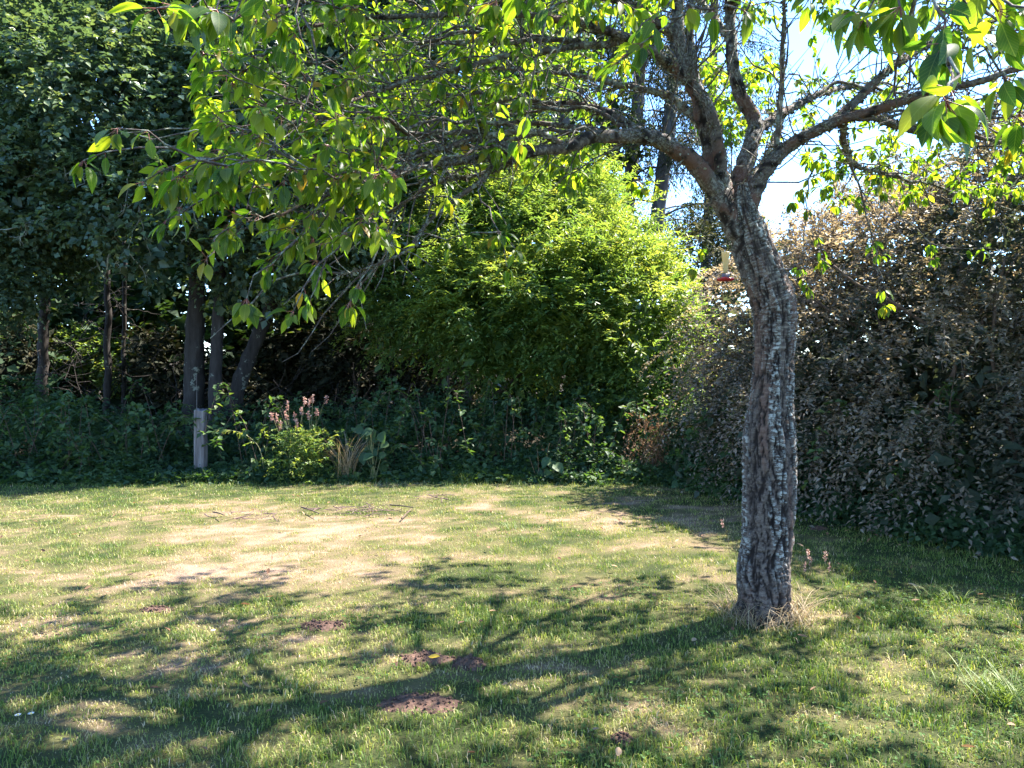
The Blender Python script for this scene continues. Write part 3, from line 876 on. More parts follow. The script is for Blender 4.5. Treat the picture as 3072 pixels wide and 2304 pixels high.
# bare thin twigs crossing the sky gap and along the limbs
bt = Acc()
for C, R in LIMB_DATA:
    n = len(C)
    T = unit(np.gradient(C, axis=0))
    for _ in range(int(n * 0.26)):
        k = rng.integers(int(n * 0.3), n)
        L = rng.uniform(0.12, 0.75)
        dd = unit(T[k] * 0.7 + rand_dirs(rng, 1)[0] * 0.8 + np.array([0, 0, 0.15]))
        m_ = 6
        pts = [C[k]]
        for q in range(m_):
            dd = unit(dd + rng.normal(size=3) * 0.22)
            pts.append(pts[-1] + dd * L / m_)
        r0 = 0.0025 + 0.006 * L
        V, F, uv = tube_tris(np.array(pts), np.linspace(r0, 0.0018, m_ + 1), 4, rough=0.3, seed=5, freq=60)
        bt.put(V, F, None, uv)
part('bare_twigs', bt.mesh('bare_twigs', True), TWIG, cherry)['kind'] = 'stuff'
# lichen flakes standing off the limbs
lf = Acc()
for C, R in LIMB_DATA:
    n = len(C)
    T = unit(np.gradient(C, axis=0))
    m_ = int(n * 5)
    k = rng.integers(0, n, m_)
    side = unit(np.cross(T[k], rand_dirs(rng, m_)))
    pos = C[k] + side * (R[k] * 0.93)[:, None]
    ln = rng.uniform(0.008, 0.024, m_)
    V, F, uv = leaf_diamonds(pos, unit(side * 0.8 + rand_dirs(rng, m_) * 0.7), rand_dirs(rng, m_), ln, ln * 0.9, rng)
    lf.put(V, F, np.repeat(rng.uniform(size=m_), 4), uv)
LICHEN = leaf_mat('lichen', [(0, (0.05, 0.042, 0.036)), (0.5, (0.14, 0.135, 0.11)), (1, (0.34, 0.35, 0.28))], trans=0.05, rough=0.95, spec=0.1)
part('lichen', lf.mesh('lichen'), LICHEN, cherry)['kind'] = 'stuff'

# the 300 leaves that show largest are objects of their own
u = LP[:, 0] / LP[:, 1] * FPX + 1536; v = 1100 - (LP[:, 2] - CAM_Z) / LP[:, 1] * FPX
infr = (u > -30) & (u < 3100) & (v > -30) & (v < 2300)
score = np.where(infr, LL / LP[:, 1], 0)
order = np.argsort(-score)
bigi = order[:300]; rest = order[300:]
PROF = ((0.08, 0.34), (0.2, 0.72), (0.34, 0.93), (0.48, 1.0), (0.63, 0.9), (0.77, 0.64), (0.89, 0.32))
lvar = []
for q in range(6):
    V, F, uv = leaf_full(np.zeros((1, 3)), np.array([[0, 1.0, 0]]), np.array([[0, 0, 1.0]]), [1.0], [0.44 + 0.03 * (q % 3)], droop=0.1 + 0.09 * q, fold=0.06 + 0.05 * (q % 4), prof=PROF)
    me = make_mesh('leaf', V, F, None, uv, smooth=True)
    me.materials.append(CHERRY_LEAF_OBJ)
    lvar.append(me)
off = Vector(cherry.location)
for k in bigi:
    d = LD[k]; s = unit(np.cross(d, LN[k])); nr = np.cross(s, d)
    o = bpy.data.objects.new('leaf', lvar[int(k) % 6])
    COL.objects.link(o)
    o.parent = cherry
    M = Matrix(((s[0] * LL[k], d[0] * LL[k], nr[0] * LL[k], LP[k][0] - off.x), (s[1] * LL[k], d[1] * LL[k], nr[1] * LL[k], LP[k][1] - off.y), (s[2] * LL[k], d[2] * LL[k], nr[2] * LL[k], LP[k][2] - off.z), (0, 0, 0, 1)))
    o.matrix_local = M
fa = Acc()
far_ = rest[~infr[rest]]
rest = rest[infr[rest]]
V, F, uv = leaf_diamonds(LP[far_], LD[far_], LN[far_], LL[far_], LL[far_] * 0.55, rng, 0.12, 0.25)
fa.put(V, F, np.repeat(rng.uniform(0, 1, len(far_)), 4), uv)
for dr, sel in ((0.15, rest[0::3]), (0.3, rest[1::3]), (0.45, rest[2::3])):
    V, F, uv = leaf_full(LP[sel], LD[sel], LN[sel], LL[sel], LL[sel] * rng.uniform(0.42, 0.52, len(sel)), droop=dr, fold=0.05 + dr * 0.4)
    fa.put(V, F, np.repeat(rng.uniform(0, 1, len(sel)), 11), uv)
part('crown', fa.mesh('crown', True), CHERRY_LEAF, cherry)['kind'] = 'stuff'
print('cherry leaves', len(LP))
#--SECTION-END-2

# ------------------------------------------------------------------ woodland edge: trees, shrubs, hedge
def bl(px, py, Y, rx, rz, ry=None):
    """ellipsoid seen at a pixel: radii in photo pixels, depth radius in metres"""
    c = P(px, py, Y)
    return (c[0], c[1], c[2], rx / FPX * Y, ry if ry else rx / FPX * Y, rz / FPX * Y)

def stem_tube(acc, pts, r0, r1, sides=9, rough=0.22, step=0.12, seed=1, freq=7.0, wob=0.0, rngs=None):
    pts = np.asarray(pts, float)
    ln = np.linalg.norm(np.diff(pts, axis=0), axis=1).sum()
    n = max(6, int(ln / step))
    C = spline(pts, n)
    if wob:
        C[1:] += (np.stack([fbm(C[1:] * 2.3 + k * 9, 71 + k, 2) for k in range(3)], -1) - 0.5) * wob
    R = np.linspace(r0, r1, n)
    V, F, uv = tube_tris(C, R, sides, rough=rough, seed=seed, freq=freq)
    acc.put(V, F, None, uv)
    return C, R

def crooked(rng, acc, p, d, L, r, depth=2, grav=-0.05, seg=7, kids=3):
    """a crooked bare branch that forks"""
    pts = [np.asarray(p, float)]
    d = unit(np.asarray(d, float))
    for _ in range(seg):
        d = unit(d + rng.normal(size=3) * 0.3 + np.array([0, 0, grav]))
        pts.append(pts[-1] + d * L / seg)
    V, F, uv = tube_tris(np.array(pts), np.linspace(r, r * 0.4, seg + 1), 4, cap=False)
    acc.put(V, F, None, uv)
    if depth > 0:
        for _ in range(kids):
            k = rng.integers(2, seg + 1)
            crooked(rng, acc, pts[k], d + rng.normal(size=3) * 0.8, L * rng.uniform(0.35, 0.65), r * 0.6, depth - 1, grav, 5, kids)

def leafy(rng, blobs, n, lo, hi, nl, tw, L, W, seed, front=0.5, droop=0.5, ang=0.9, inner=0.0, jit=0.35, lump=0.22, freq=2.2, zmin=None, tone=None, zup=0.8, gap=0.0, gf=2.0, up=0.15):
    """the foliage of one plant: sprays near the surface plus larger, sparser leaves inside"""
    acc = Acc()
    p, o = blob_points(rng, blobs, n, lo, hi, lump, freq, seed, front=front, zmin=zmin)
    if gap > 0:
        g_ = fbm(p * gf, seed + 5, 2) > gap + rng.normal(0, 0.03, len(p))
        p, o = p[g_], o[g_]
    o = unit(o + np.array([0, 0, up]) + rng.normal(size=o.shape) * 0.35)
    rnd = None
    if tone is not None:
        rnd = np.clip(tone(p) + rng.normal(0, 0.16, len(p)), 0, 1)
    V, F, r, uv = sprays(rng, p, o, nl, tw, L, W, ang, droop, jit, rnd, zup)
    acc.put(V, F, r, uv)
    if inner > 0:  # oversized leaves added to block light, interior shade put into their dark tone
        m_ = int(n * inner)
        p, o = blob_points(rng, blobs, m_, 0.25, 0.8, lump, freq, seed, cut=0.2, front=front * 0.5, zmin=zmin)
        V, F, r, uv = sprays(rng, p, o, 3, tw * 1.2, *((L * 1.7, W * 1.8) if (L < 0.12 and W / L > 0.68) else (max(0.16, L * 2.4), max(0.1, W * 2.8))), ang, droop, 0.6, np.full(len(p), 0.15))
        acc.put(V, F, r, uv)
    return acc

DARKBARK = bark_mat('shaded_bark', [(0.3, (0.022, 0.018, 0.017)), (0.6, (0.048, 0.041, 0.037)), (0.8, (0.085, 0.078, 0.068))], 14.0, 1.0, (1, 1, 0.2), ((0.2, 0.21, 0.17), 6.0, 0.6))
CONBARK = bark_mat('conifer_bark', [(0.3, (0.05, 0.045, 0.045)), (0.6, (0.12, 0.11, 0.11)), (0.8, (0.2, 0.185, 0.18))], 10.0, 1.0, (1, 1, 0.25), ((0.22, 0.23, 0.2), 5.0, 0.6))
PALETWIG = bark_mat('lichened_twig', [(0.3, (0.16, 0.17, 0.14)), (0.6, (0.3, 0.32, 0.27)), (0.8, (0.42, 0.44, 0.38))], 20.0, 0.4, (1, 1, 1))
BROWNTWIG = bark_mat('brown_twig', [(0.3, (0.06, 0.04, 0.03)), (0.6, (0.13, 0.09, 0.07)), (0.8, (0.22, 0.16, 0.12))], 20.0, 0.4, (1, 1, 1))
SHRUBBARK = bark_mat('shrub_bark', [(0.3, (0.05, 0.04, 0.033)), (0.6, (0.11, 0.09, 0.075)), (0.8, (0.2, 0.175, 0.15))], 14.0, 1.0, (1, 1, 0.2))
BROAD = leaf_mat('broad_leaf', [(0.0, (0.048, 0.082, 0.055)), (0.5, (0.08, 0.125, 0.07)), (0.85, (0.13, 0.17, 0.075)), (1.0, (0.21, 0.22, 0.08))], trans=0.38, tmul=(1.6, 1.6, 0.7), rough=0.42, spec=0.45)
BRIGHT = leaf_mat('bright_leaf', [(0.0, (0.04, 0.092, 0.035)), (0.4, (0.1, 0.17, 0.045)), (0.78, (0.19, 0.24, 0.055)), (1.0, (0.32, 0.31, 0.09))], trans=0.48, tmul=(1.9, 1.75, 0.7), rough=0.45, spec=0.35)
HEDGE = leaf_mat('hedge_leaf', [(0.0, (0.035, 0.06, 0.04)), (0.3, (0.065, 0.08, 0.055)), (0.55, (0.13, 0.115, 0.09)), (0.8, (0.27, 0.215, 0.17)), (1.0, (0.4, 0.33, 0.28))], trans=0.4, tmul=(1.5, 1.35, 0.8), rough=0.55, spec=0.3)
NEEDLE = leaf_mat('conifer_needle', [(0.0, (0.015, 0.026, 0.014)), (0.5, (0.04, 0.05, 0.025)), (0.85, (0.1, 0.095, 0.055)), (1.0, (0.19, 0.15, 0.1))], trans=0.2, tmul=(1.4, 1.4, 0.6), rough=0.7, spec=0.2)
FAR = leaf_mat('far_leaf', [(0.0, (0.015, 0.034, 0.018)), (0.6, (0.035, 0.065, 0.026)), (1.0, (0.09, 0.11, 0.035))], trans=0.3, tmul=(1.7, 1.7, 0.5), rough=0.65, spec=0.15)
UNDER = leaf_mat('undergrowth_leaf', [(0.0, (0.026, 0.056, 0.033)), (0.45, (0.048, 0.092, 0.04)), (0.8, (0.088, 0.135, 0.045)), (1.0, (0.16, 0.165, 0.065))], trans=0.35, tmul=(1.8, 1.9, 0.5), rough=0.55, spec=0.25)

def tree(name, label, cat, group, base, trunk_pts, r0, r1, blobs, mat, bark, rng, n, nl, tw, L, W, seed, branches=6, **kw):
    root = thing(name, label, cat, (float(base[0]), float(base[1]), float(ground_z(base[0], base[1]))), group)
    ta = Acc()
    C, R = stem_tube(ta, trunk_pts, r0, r1, 14, 0.25, 0.1, seed, 9.0)
    part('trunk', ta.mesh('trunk', True), bark, root)
    ba = Acc()
    for b_ in blobs[:branches]:
        k = rng.integers(len(C) // 2, len(C) - 1)
        e = np.array(b_[:3])
        mid = (C[k] + e) / 2 + np.array([0, 0, 0.25]) + rng.normal(size=3) * 0.2
        stem_tube(ba, [C[k], mid, e], max(0.02, R[k] * 0.5), 0.012, 7, 0.2, 0.12, seed, 8.0)
        for _ in range(2):
            crooked(rng, ba, e, rng.normal(size=3), 0.9, 0.012, 1)
    if ba.n:
        part('branches', ba.mesh('branches', True), bark, root)['kind'] = 'stuff'
    fa = leafy(rng, blobs, n, 0.7, 1.06, nl, tw, L, W, seed, lump=0.4, freq=3.4, gap=0.43, gf=1.7, **kw)
    part('crown', fa.mesh('crown'), mat, root)['kind'] = 'stuff'
    return root

rng = np.random.default_rng(21)
# --- broadleaved trees on the left, trunks in the shade
def tr_pts(lst):
    return [P(*q) for q in lst]
gz = lambda p: np.array([p[0], p[1], float(ground_z(p[0], p[1])) - 0.05])
b1 = P(578, 1330, 13.2)
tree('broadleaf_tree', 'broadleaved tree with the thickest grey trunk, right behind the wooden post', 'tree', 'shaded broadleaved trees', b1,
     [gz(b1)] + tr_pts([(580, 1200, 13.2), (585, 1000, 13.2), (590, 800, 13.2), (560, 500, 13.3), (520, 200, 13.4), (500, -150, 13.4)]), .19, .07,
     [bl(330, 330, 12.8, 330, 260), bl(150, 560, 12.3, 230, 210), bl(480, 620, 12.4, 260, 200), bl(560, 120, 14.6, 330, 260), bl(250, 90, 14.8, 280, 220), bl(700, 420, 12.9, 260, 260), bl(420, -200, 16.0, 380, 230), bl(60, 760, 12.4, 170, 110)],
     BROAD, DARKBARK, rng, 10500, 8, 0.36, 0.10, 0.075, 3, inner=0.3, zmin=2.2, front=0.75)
b2 = P(645, 1330, 12.9)
tree('broadleaf_tree', 'slim straight broadleaved tree just right of the thick trunk behind the post', 'tree', 'shaded broadleaved trees', b2,
     [gz(b2)] + tr_pts([(645, 1200, 12.9), (652, 1000, 12.9), (662, 800, 13.0), (690, 500, 13.2), (760, 200, 13.6), (820, -100, 13.8)]), .125, .05,
     [bl(820, 640, 13.0, 210, 170), bl(900, 380, 13.4, 280, 280), bl(860, 90, 15.6, 330, 250), bl(1010, 700, 13.2, 190, 130), bl(760, 780, 12.9, 150, 90), bl(1060, 260, 15.0, 260, 270)],
     BROAD, DARKBARK, rng, 7600, 8, 0.36, 0.095, 0.07, 5, inner=0.3, zmin=2.2, front=0.75)
b3 = P(690, 1330, 13.6)
tree('broadleaf_tree', 'leaning broadleaved tree whose trunk slants to the right in the shade', 'tree', 'shaded broadleaved trees', b3,
     [gz(b3)] + tr_pts([(705, 1200, 13.6), (745, 1080, 13.7), (800, 950, 13.9), (870, 800, 14.3), (960, 600, 14.8), (1060, 350, 15.3), (1150, 0, 15.8)]), .16, .05,
     [bl(1200, 420, 15.0, 300, 260), bl(1320, 100, 15.6, 330, 280), bl(1080, -60, 15.6, 330, 250), bl(1150, 760, 14.6, 230, 150), bl(1500, -80, 16.2, 280, 230), bl(1480, 220, 15.8, 220, 220)],
     BROAD, DARKBARK, rng, 7000, 8, 0.36, 0.10, 0.075, 7, inner=0.3, zmin=2.3, front=0.75)
b4 = P(-120, 1330, 12.5)
tree('broadleaf_tree', 'dark broadleaved tree at the left edge with its trunk out of view', 'tree', 'shaded broadleaved trees', b4,
     [gz(b4)] + tr_pts([(-120, 1200, 12.5), (-110, 900, 12.5), (-90, 500, 12.6), (-80, 100, 12.8)]), .15, .05,
     [bl(-120, 400, 12.4, 260, 330), bl(-60, 800, 12.0, 200, 200), bl(-150, 50, 12.8, 300, 250), bl(20, 640, 12.1, 130, 120)],
     BROAD, DARKBARK, rng, 3800, 9, 0.3, 0.07, 0.046, 9, inner=0.25, zmin=1.4, front=0.6)
for px, w, Y, lab in ((322, .075, 15.5, 'thin dark tree trunk standing before the sunlit gap on the left'), (372, .05, 15.8, 'thinnest dark trunk in the sunlit gap on the left'), (128, .11, 14.5, 'dark tree trunk at the far left of the sunlit gap')):
    bb = P(px, 1300, Y)
    root = thing('tree_trunk', lab, 'tree', (float(bb[0]), Y, float(ground_z(bb[0], Y))), 'slender trunks in the wood')
    ta = Acc()
    stem_tube(ta, [gz(bb)] + tr_pts([(px, 1100, Y), (px + 4, 900, Y), (px - 6, 600, Y)]), w, w * 0.7, 10, 0.25, 0.12, 3, 9.0, 0.1)
    part('trunk', ta.mesh('trunk', True), DARKBARK, root)
    ba = Acc()
    for _ in range(7):
        crooked(rng, ba, P(px, rng.uniform(850, 1150), Y), rng.normal(size=3) * np.array([1, .6, .3]), 0.8, 0.012, 1)
    part('branches', ba.mesh('branches', True), DARKBARK, root)['kind'] = 'stuff'
# bare lichened branches that hang in front of the left tree
rngb = np.random.default_rng(5)
for lab, starts in (('pale crooked lichen-covered dead branch hanging in the left tree', [(260, 420, 11.7, (-1, -.1, -.25), 1.1), (300, 430, 11.7, (.3, -.2, -.9), 1.0), (190, 640, 11.6, (-.8, 0, -.4), 1.0), (300, 640, 11.7, (.4, -.1, -.8), 1.1)]),
                    ('pale bare drooping twigs above the gap in the left tree', [(420, 620, 11.6, (.3, 0, -.8), .8), (330, 760, 11.8, (-.3, 0, -.9), .7), (560, 560, 11.6, (.4, 0, -.7), .7)])):
    s0 = P(*starts[0][:3])
    root = thing('dead_branch', lab, 'branch', tuple(float(q) for q in s0), 'dead branches hanging in the left tree')
    for px, py, Y, d, L in starts:
        a_ = Acc()
        crooked(rngb, a_, P(px, py, Y), d, L, 0.017, 2, -0.05, 9, 3)
        part('twig', a_.mesh('twig', True), PALETWIG, root)

# --- the bright shrub in the middle
rng = np.random.default_rng(31)
sb = P(1415, 1330, 13.8)
shrub = thing('leafy_shrub', 'large bright yellow-green shrub with feathery leaves in full sun', 'shrub', (float(sb[0]), float(sb[1]), float(ground_z(sb[0], sb[1]))))
sa = Acc()
for pts, r0 in (([gz(P(1392, 1300, 13.8))] + tr_pts([(1405, 1200, 13.8), (1425, 1080, 13.8), (1470, 940, 13.9), (1520, 760, 14.0)]), .11),
                ([gz(P(1400, 1300, 13.8))] + tr_pts([(1410, 1200, 13.8), (1400, 1050, 13.9), (1370, 900, 14.0), (1330, 720, 14.2)]), .07),
                ([gz(P(1385, 1290, 13.7))] + tr_pts([(1440, 1215, 13.6), (1520, 1160, 13.5), (1600, 1080, 13.5), (1680, 960, 13.6)]), .05),
                ([gz(P(1850, 1300, 13.4))] + tr_pts([(1850, 1200, 13.4), (1845, 1080, 13.4), (1830, 900, 13.5)]), .06),
                ([gz(P(1345, 1300, 14.1))] + tr_pts([(1345, 1150, 14.1), (1350, 1000, 14.1)]), .045),
                ([gz(P(1760, 1300, 13.6))] + tr_pts([(1755, 1180, 13.6), (1740, 1050, 13.6), (1700, 900, 13.6)]), .04)):
    a_ = Acc()
    stem_tube(a_, pts, r0, r0 * 0.4, 10, 0.25, 0.08, 4, 10.0, 0.08)
    part('stem', a_.mesh('stem', True), SHRUBBARK, shrub)
sblobs = [bl(1610, 560, 15.1, 170, 110, 1.15), bl(1600, 690, 14.6, 270, 190, 1.49), bl(1590, 840, 13.8, 330, 200, 1.72), bl(1780, 850, 14.1, 180, 180, 1.49), bl(1400, 690, 14.7, 220, 160, 1.49), bl(1340, 830, 14.0, 230, 160, 1.49), bl(1230, 900, 13.9, 150, 130, 1.15),
          bl(1870, 950, 13.4, 160, 190, 1.38), bl(1700, 900, 13.2, 220, 120, 1.15), bl(1480, 915, 13.2, 220, 110, 1.15), bl(1940, 1110, 12.8, 110, 180, 0.92), bl(1840, 1100, 13.1, 80, 100, 0.69), bl(1985, 1300, 12.4, 80, 120, 0.69), bl(1930, 900, 14.0, 75, 80, 0.69), bl(1640, 1060, 13.5, 60, 50, 0.46), bl(1330, 1010, 13.6, 70, 50, 0.46), bl(1700, 1010, 12.9, 150, 90, .8), bl(1560, 1080, 13.1, 120, 70, .6), bl(1880, 1230, 12.5, 90, 110, .6), bl(1450, 1010, 13.2, 140, 70, .7)]
def stone_(p):
    return 0.5 + 1.3 * (fbm(p * 1.3, 67, 3) - 0.5)
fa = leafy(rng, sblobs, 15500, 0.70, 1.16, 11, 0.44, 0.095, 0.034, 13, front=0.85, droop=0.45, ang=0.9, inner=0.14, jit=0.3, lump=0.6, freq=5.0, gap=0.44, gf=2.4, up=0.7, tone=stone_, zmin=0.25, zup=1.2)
part('foliage', fa.mesh('foliage'), BRIGHT, shrub)['kind'] = 'stuff'

# --- the big arching hedge on the right
rng = np.random.default_rng(41)
hedge = thing('hedge', 'big arching hedge with small brownish leaves, sunlit above and dark below', 'hedge', (4.6, 9.4, float(ground_z(4.6, 9.4))))
hblobs = [(3.45, 10.2, 0.9, 1.05, 1.0, 1.2), (4.0, 10.5, 1.8, 1.35, 1.2, 1.65), (5.0, 10.8, 2.2, 1.5, 1.3, 1.75), (6.2, 11.5, 2.4, 1.7, 1.3, 1.9), (3.9, 9.2, 1.2, 1.0, 1.3, 1.4), (5.0, 9.9, 2.1, 1.5, 1.6, 1.7), (4.5, 7.8, 1.0, 0.95, 1.1, 1.3), (5.5, 8.4, 2.1, 1.4, 1.5, 1.9), (5.35, 6.9, 0.9, 0.95, 0.95, 1.2), (6.4, 7.3, 1.8, 1.5, 1.3, 1.8), (6.6, 6.0, 0.9, 1.1, 0.9, 1.2), (7.9, 6.2, 1.3, 1.5, 1.2, 1.7), (6.7, 9.4, 3.0, 1.8, 1.5, 1.9)]
def htone(p):  # paler upwards and leftwards: sunlit leaves painted in, along with spent-flower tan
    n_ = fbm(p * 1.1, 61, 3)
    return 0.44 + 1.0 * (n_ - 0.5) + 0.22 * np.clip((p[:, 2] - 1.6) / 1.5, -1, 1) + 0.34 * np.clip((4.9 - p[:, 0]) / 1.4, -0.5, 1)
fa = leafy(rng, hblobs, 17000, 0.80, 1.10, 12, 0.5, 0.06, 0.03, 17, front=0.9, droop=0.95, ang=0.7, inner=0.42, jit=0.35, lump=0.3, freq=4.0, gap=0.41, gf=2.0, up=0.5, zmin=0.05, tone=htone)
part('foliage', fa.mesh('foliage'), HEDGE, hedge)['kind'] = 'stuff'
# long shoots arching out of the hedge
hs, hl = Acc(), Acc()
pp, oo = blob_points(rng, hblobs, 330, 0.85, 1.0, 0.2, 3.0, 17, front=0.9, zmin=0.8)
for q in range(len(pp)):
    d = unit(oo[q] * np.array([1, 1, .4]) + np.array([0, -.15, .55]) + rng.normal(size=3) * .25)
    L_ = rng.uniform(.35, 1.0)
    e1 = pp[q] + d * L_ * .55 + np.array([0, 0, .1 * L_]); e2 = pp[q] + d * L_ + np.array([0, 0, -.38 * L_])
    Cc, _ = stem_tube(hs, [pp[q] - d * .2, e1, e2], .005, .0018, 4, .05, .08)
    m_ = int(16 * L_) + 4
    qq = Cc[rng.integers(2, len(Cc), m_)]
    V, F, r, uv = sprays(rng, qq, unit(d + rng.normal(size=(m_, 3)) * .5 + np.array([0, 0, -.3])), 6, .13, .05, .024, .8, .4, .3, np.clip(rng.normal(.55, .12) + rng.normal(0, .1, m_), 0, 1))
    hl.put(V, F, r, uv)
part('shoots', hs.mesh('shoots', True), BROWNTWIG, hedge)['kind'] = 'stuff'
part('shoot_leaves', hl.mesh('shoot_leaves'), HEDGE, hedge)['kind'] = 'stuff'
for q in range(16):
    x = rng.uniform(3.2, 7.2); y = hedge_front(x) + rng.uniform(0.8, 1.8)
    a_ = Acc()
    z0 = float(ground_z(x, y))
    stem_tube(a_, [(x, y, z0 - .05), (x + rng.normal() * .15, y + rng.normal() * .15, 0.8), (x + rng.normal() * .4, y + rng.normal() * .3, 1.7), (x + rng.normal() * .7, y, 2.6)], rng.uniform(.02, .045), .012, 7, 0.2, 0.1, 3, 9.0, 0.1)
    part('stem', a_.mesh('stem', True), BROWNTWIG, hedge)

# --- conifers behind, seen in the gap
rng = np.random.default_rng(51)
def conifer(label, Y, path, r0, r1, bz, nb, blen, seed):
    b0 = P(*path[0])
    pts = [np.array([b0[0] - 0.3, Y, float(ground_z(b0[0], Y)) - 0.1])] + [P(*q) for q in path]
    root = thing('conifer_tree', label, 'tree', (float(pts[0][0]), Y, float(pts[0][2]) + .1), 'conifers behind the shrubs')
    ta = Acc()
    C, R = stem_tube(ta, pts, r0, r1, 14, 0.12, 0.2, seed, 5.0)
    part('trunk', ta.mesh('trunk', True), CONBARK, root)
    ba, na = Acc(), Acc()
    for _ in range(nb):
        z = rng.uniform(*bz)
        k = int(np.argmin(np.abs(C[:, 2] - z)))
        az = rng.uniform(0, 2 * math.pi)
        L = blen * rng.uniform(0.5, 1.15)
        d = np.array([math.cos(az), math.sin(az), 0])
        e = C[k] + d * L + np.array([0, 0, -0.12 * L])
        mid = C[k] + d * L * 0.5 + np.array([0, 0, 0.10 * L])
        Cb, Rb = stem_tube(ba, [C[k], mid, e], 0.035, 0.008, 5, 0.2, 0.25, seed, 6.0)
        m_ = 26
        t = rng.uniform(0.2, 1, m_) * (len(Cb) - 1)
        p = Cb[t.astype(int)] + rng.normal(size=(m_, 3)) * 0.06
        o = unit(d * 0.5 + rng.normal(size=(m_, 3)) * 0.5 + np.array([0, 0, -0.75]))
        V, F, r, uv = sprays(rng, p, o, 12, 0.75, 0.16, 0.035, 0.5, 0.4, 0.3, np.clip(rng.normal(0.45, 0.25, m_), 0, 1))
        na.put(V, F, r, uv)
    part('branches', ba.mesh('branches', True), CONBARK, root)['kind'] = 'stuff'
    part('crown', na.mesh('crown'), NEEDLE, root)['kind'] = 'stuff'
conifer('tall dark conifer, left of the two leaning trunks in the sky gap', 25.0, [(1872, 760, 25), (1880, 651, 25), (1905, 403, 25), (1917, 248, 25), (1925, 0, 25), (1935, -400, 25)], .27, .16, (7.5, 17), 34, 2.6, 3)
conifer('tall dark conifer, right of the two leaning trunks in the sky gap', 22.0, [(1955, 790, 22), (1962, 740, 22), (1991, 496, 22), (2010, 341, 22), (2035, 0, 22), (2055, -400, 22)], .25, .15, (5.0, 15), 46, 2.3, 5)
conifer('conifer half hidden behind the cherry limbs, right of the leaning pair', 27.0, [(2120, 760, 27), (2130, 500, 27), (2140, 200, 27), (2150, -300, 27)], .2, .12, (6, 17), 40, 2.4, 7)
conifer('conifer with drooping branches behind the left broadleaved trees', 20.0, [(1680, 760, 20), (1690, 400, 20), (1690, 0, 20), (1690, -400, 20)], .22, .12, (5, 15), 40, 2.3, 9)

# --- the wood behind, one dark mass
rng = np.random.default_rng(61)
wb = []
for px in range(-700, 1750, 170):
    for py, Y in ((1130, 18.5), (980, 19.5), (820, 20.5), (640, 21.5), (420, 23), (90, 25), (-260, 26)):
        wb.append(bl(px + rng.uniform(-70, 70), py + rng.uniform(-60, 60), Y + rng.uniform(-1.5, 1.5), 170, 190, 1.4))
wb += [bl(1780, 1050, 19, 160, 220, 1.2), bl(1960, 1000, 19, 150, 200, 1.2), bl(2120, 930, 18, 150, 160, 1.2), bl(2240, 860, 19, 130, 170, 1.3), bl(2080, 1100, 17, 180, 150, 1.2), bl(1760, 720, 24, 120, 160, 1.2)]
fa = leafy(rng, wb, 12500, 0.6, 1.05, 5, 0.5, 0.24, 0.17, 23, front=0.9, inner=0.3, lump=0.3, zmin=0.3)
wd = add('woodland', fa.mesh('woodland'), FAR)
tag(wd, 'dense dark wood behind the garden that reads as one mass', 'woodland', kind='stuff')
# sunlit bushes seen through the gap under the left trees
rng = np.random.default_rng(63)
for lab, bb_ in (('sunlit yellow-green bush glimpsed under the left trees', [bl(300, 1075, 17.0, 90, 55, .5), bl(250, 1040, 17.2, 60, 60, .5), bl(390, 1110, 17.0, 70, 35, .5)]),
                 ('sunlit grey-green bush between the bright shrub and the hedge', [bl(2080, 760, 16.5, 90, 80, .8), bl(2170, 700, 17, 70, 80, .8), bl(2130, 640, 18, 70, 60, .8)])):
    c_ = bb_[0]
    root = thing('bush', lab, 'bush', (c_[0], c_[1], float(ground_z(c_[0], c_[1]))), 'bushes in the wood')
    part('foliage', leafy(rng, bb_, 900, 0.5, 1.05, 9, 0.3, 0.08, 0.04, 29, front=0.8).mesh('foliage'), BRIGHT if '-green bush glimpsed' in lab else NEEDLE, root)['kind'] = 'stuff'
    a_ = Acc()
    for _ in range(4):
        crooked(rng, a_, (c_[0] + rng.normal() * .2, c_[1], float(ground_z(c_[0], c_[1]))), (rng.normal() * .3, 0, 1), c_[2], 0.025, 1, 0.1)
    part('stem', a_.mesh('stem', True), DARKBARK, root)
#--SECTION-END-3

# ------------------------------------------------------------------ undergrowth along the lawn
rng = np.random.default_rng(71)
def ug_height(x, y):
    d = y - hedge_front(x)
    n_ = fbm(np.stack([x * 0.9, y * 0.9, 0 * x], -1), 81, 3)
    n2_ = fbm(np.stack([x * 3.1, y * 3.1, 0 * x], -1), 86, 2)
    ramp_ = np.clip((d + 0.5 * (n_ - 0.5)) / 2.0, 0, 1)
    h = (0.08 + 1.15 * ramp_) * (0.25 + 1.1 * n_) * (0.35 + 1.3 * n2_)
    # lower round the post
    h = h * (1 - 0.62 * np.exp(-((x + 4.5) / 0.9) ** 2 - ((y - 11.1) / 0.7) ** 2))
    return np.clip(h, 0.05, 1.45)
n = 17500
x = rng.uniform(-9.3, 2.9, n); d_ = rng.uniform(0, 1, n) ** 1.25 * 3.2 - 0.12
y = hedge_front(np.minimum(x, 2.1)) + d_
keep = (y > hedge_front(x) - 0.12)
x, y = x[keep], y[keep]; n = len(x)
h = ug_height(x, y)
z = ground_z(x, y) + h * (1 - 0.75 * rng.uniform(size=n) ** 2.2)
p = np.stack([x, y, z], -1)
o = unit(np.stack([rng.normal(size=n) * 0.7, -0.55 + rng.normal(size=n) * 0.5, 0.35 + rng.normal(size=n) * 0.35], -1))
tone = np.clip(0.38 + 1.1 * (fbm(p * 1.6, 83, 3) - 0.5) + rng.normal(0, 0.14, n), 0, 1)
ua = Acc()
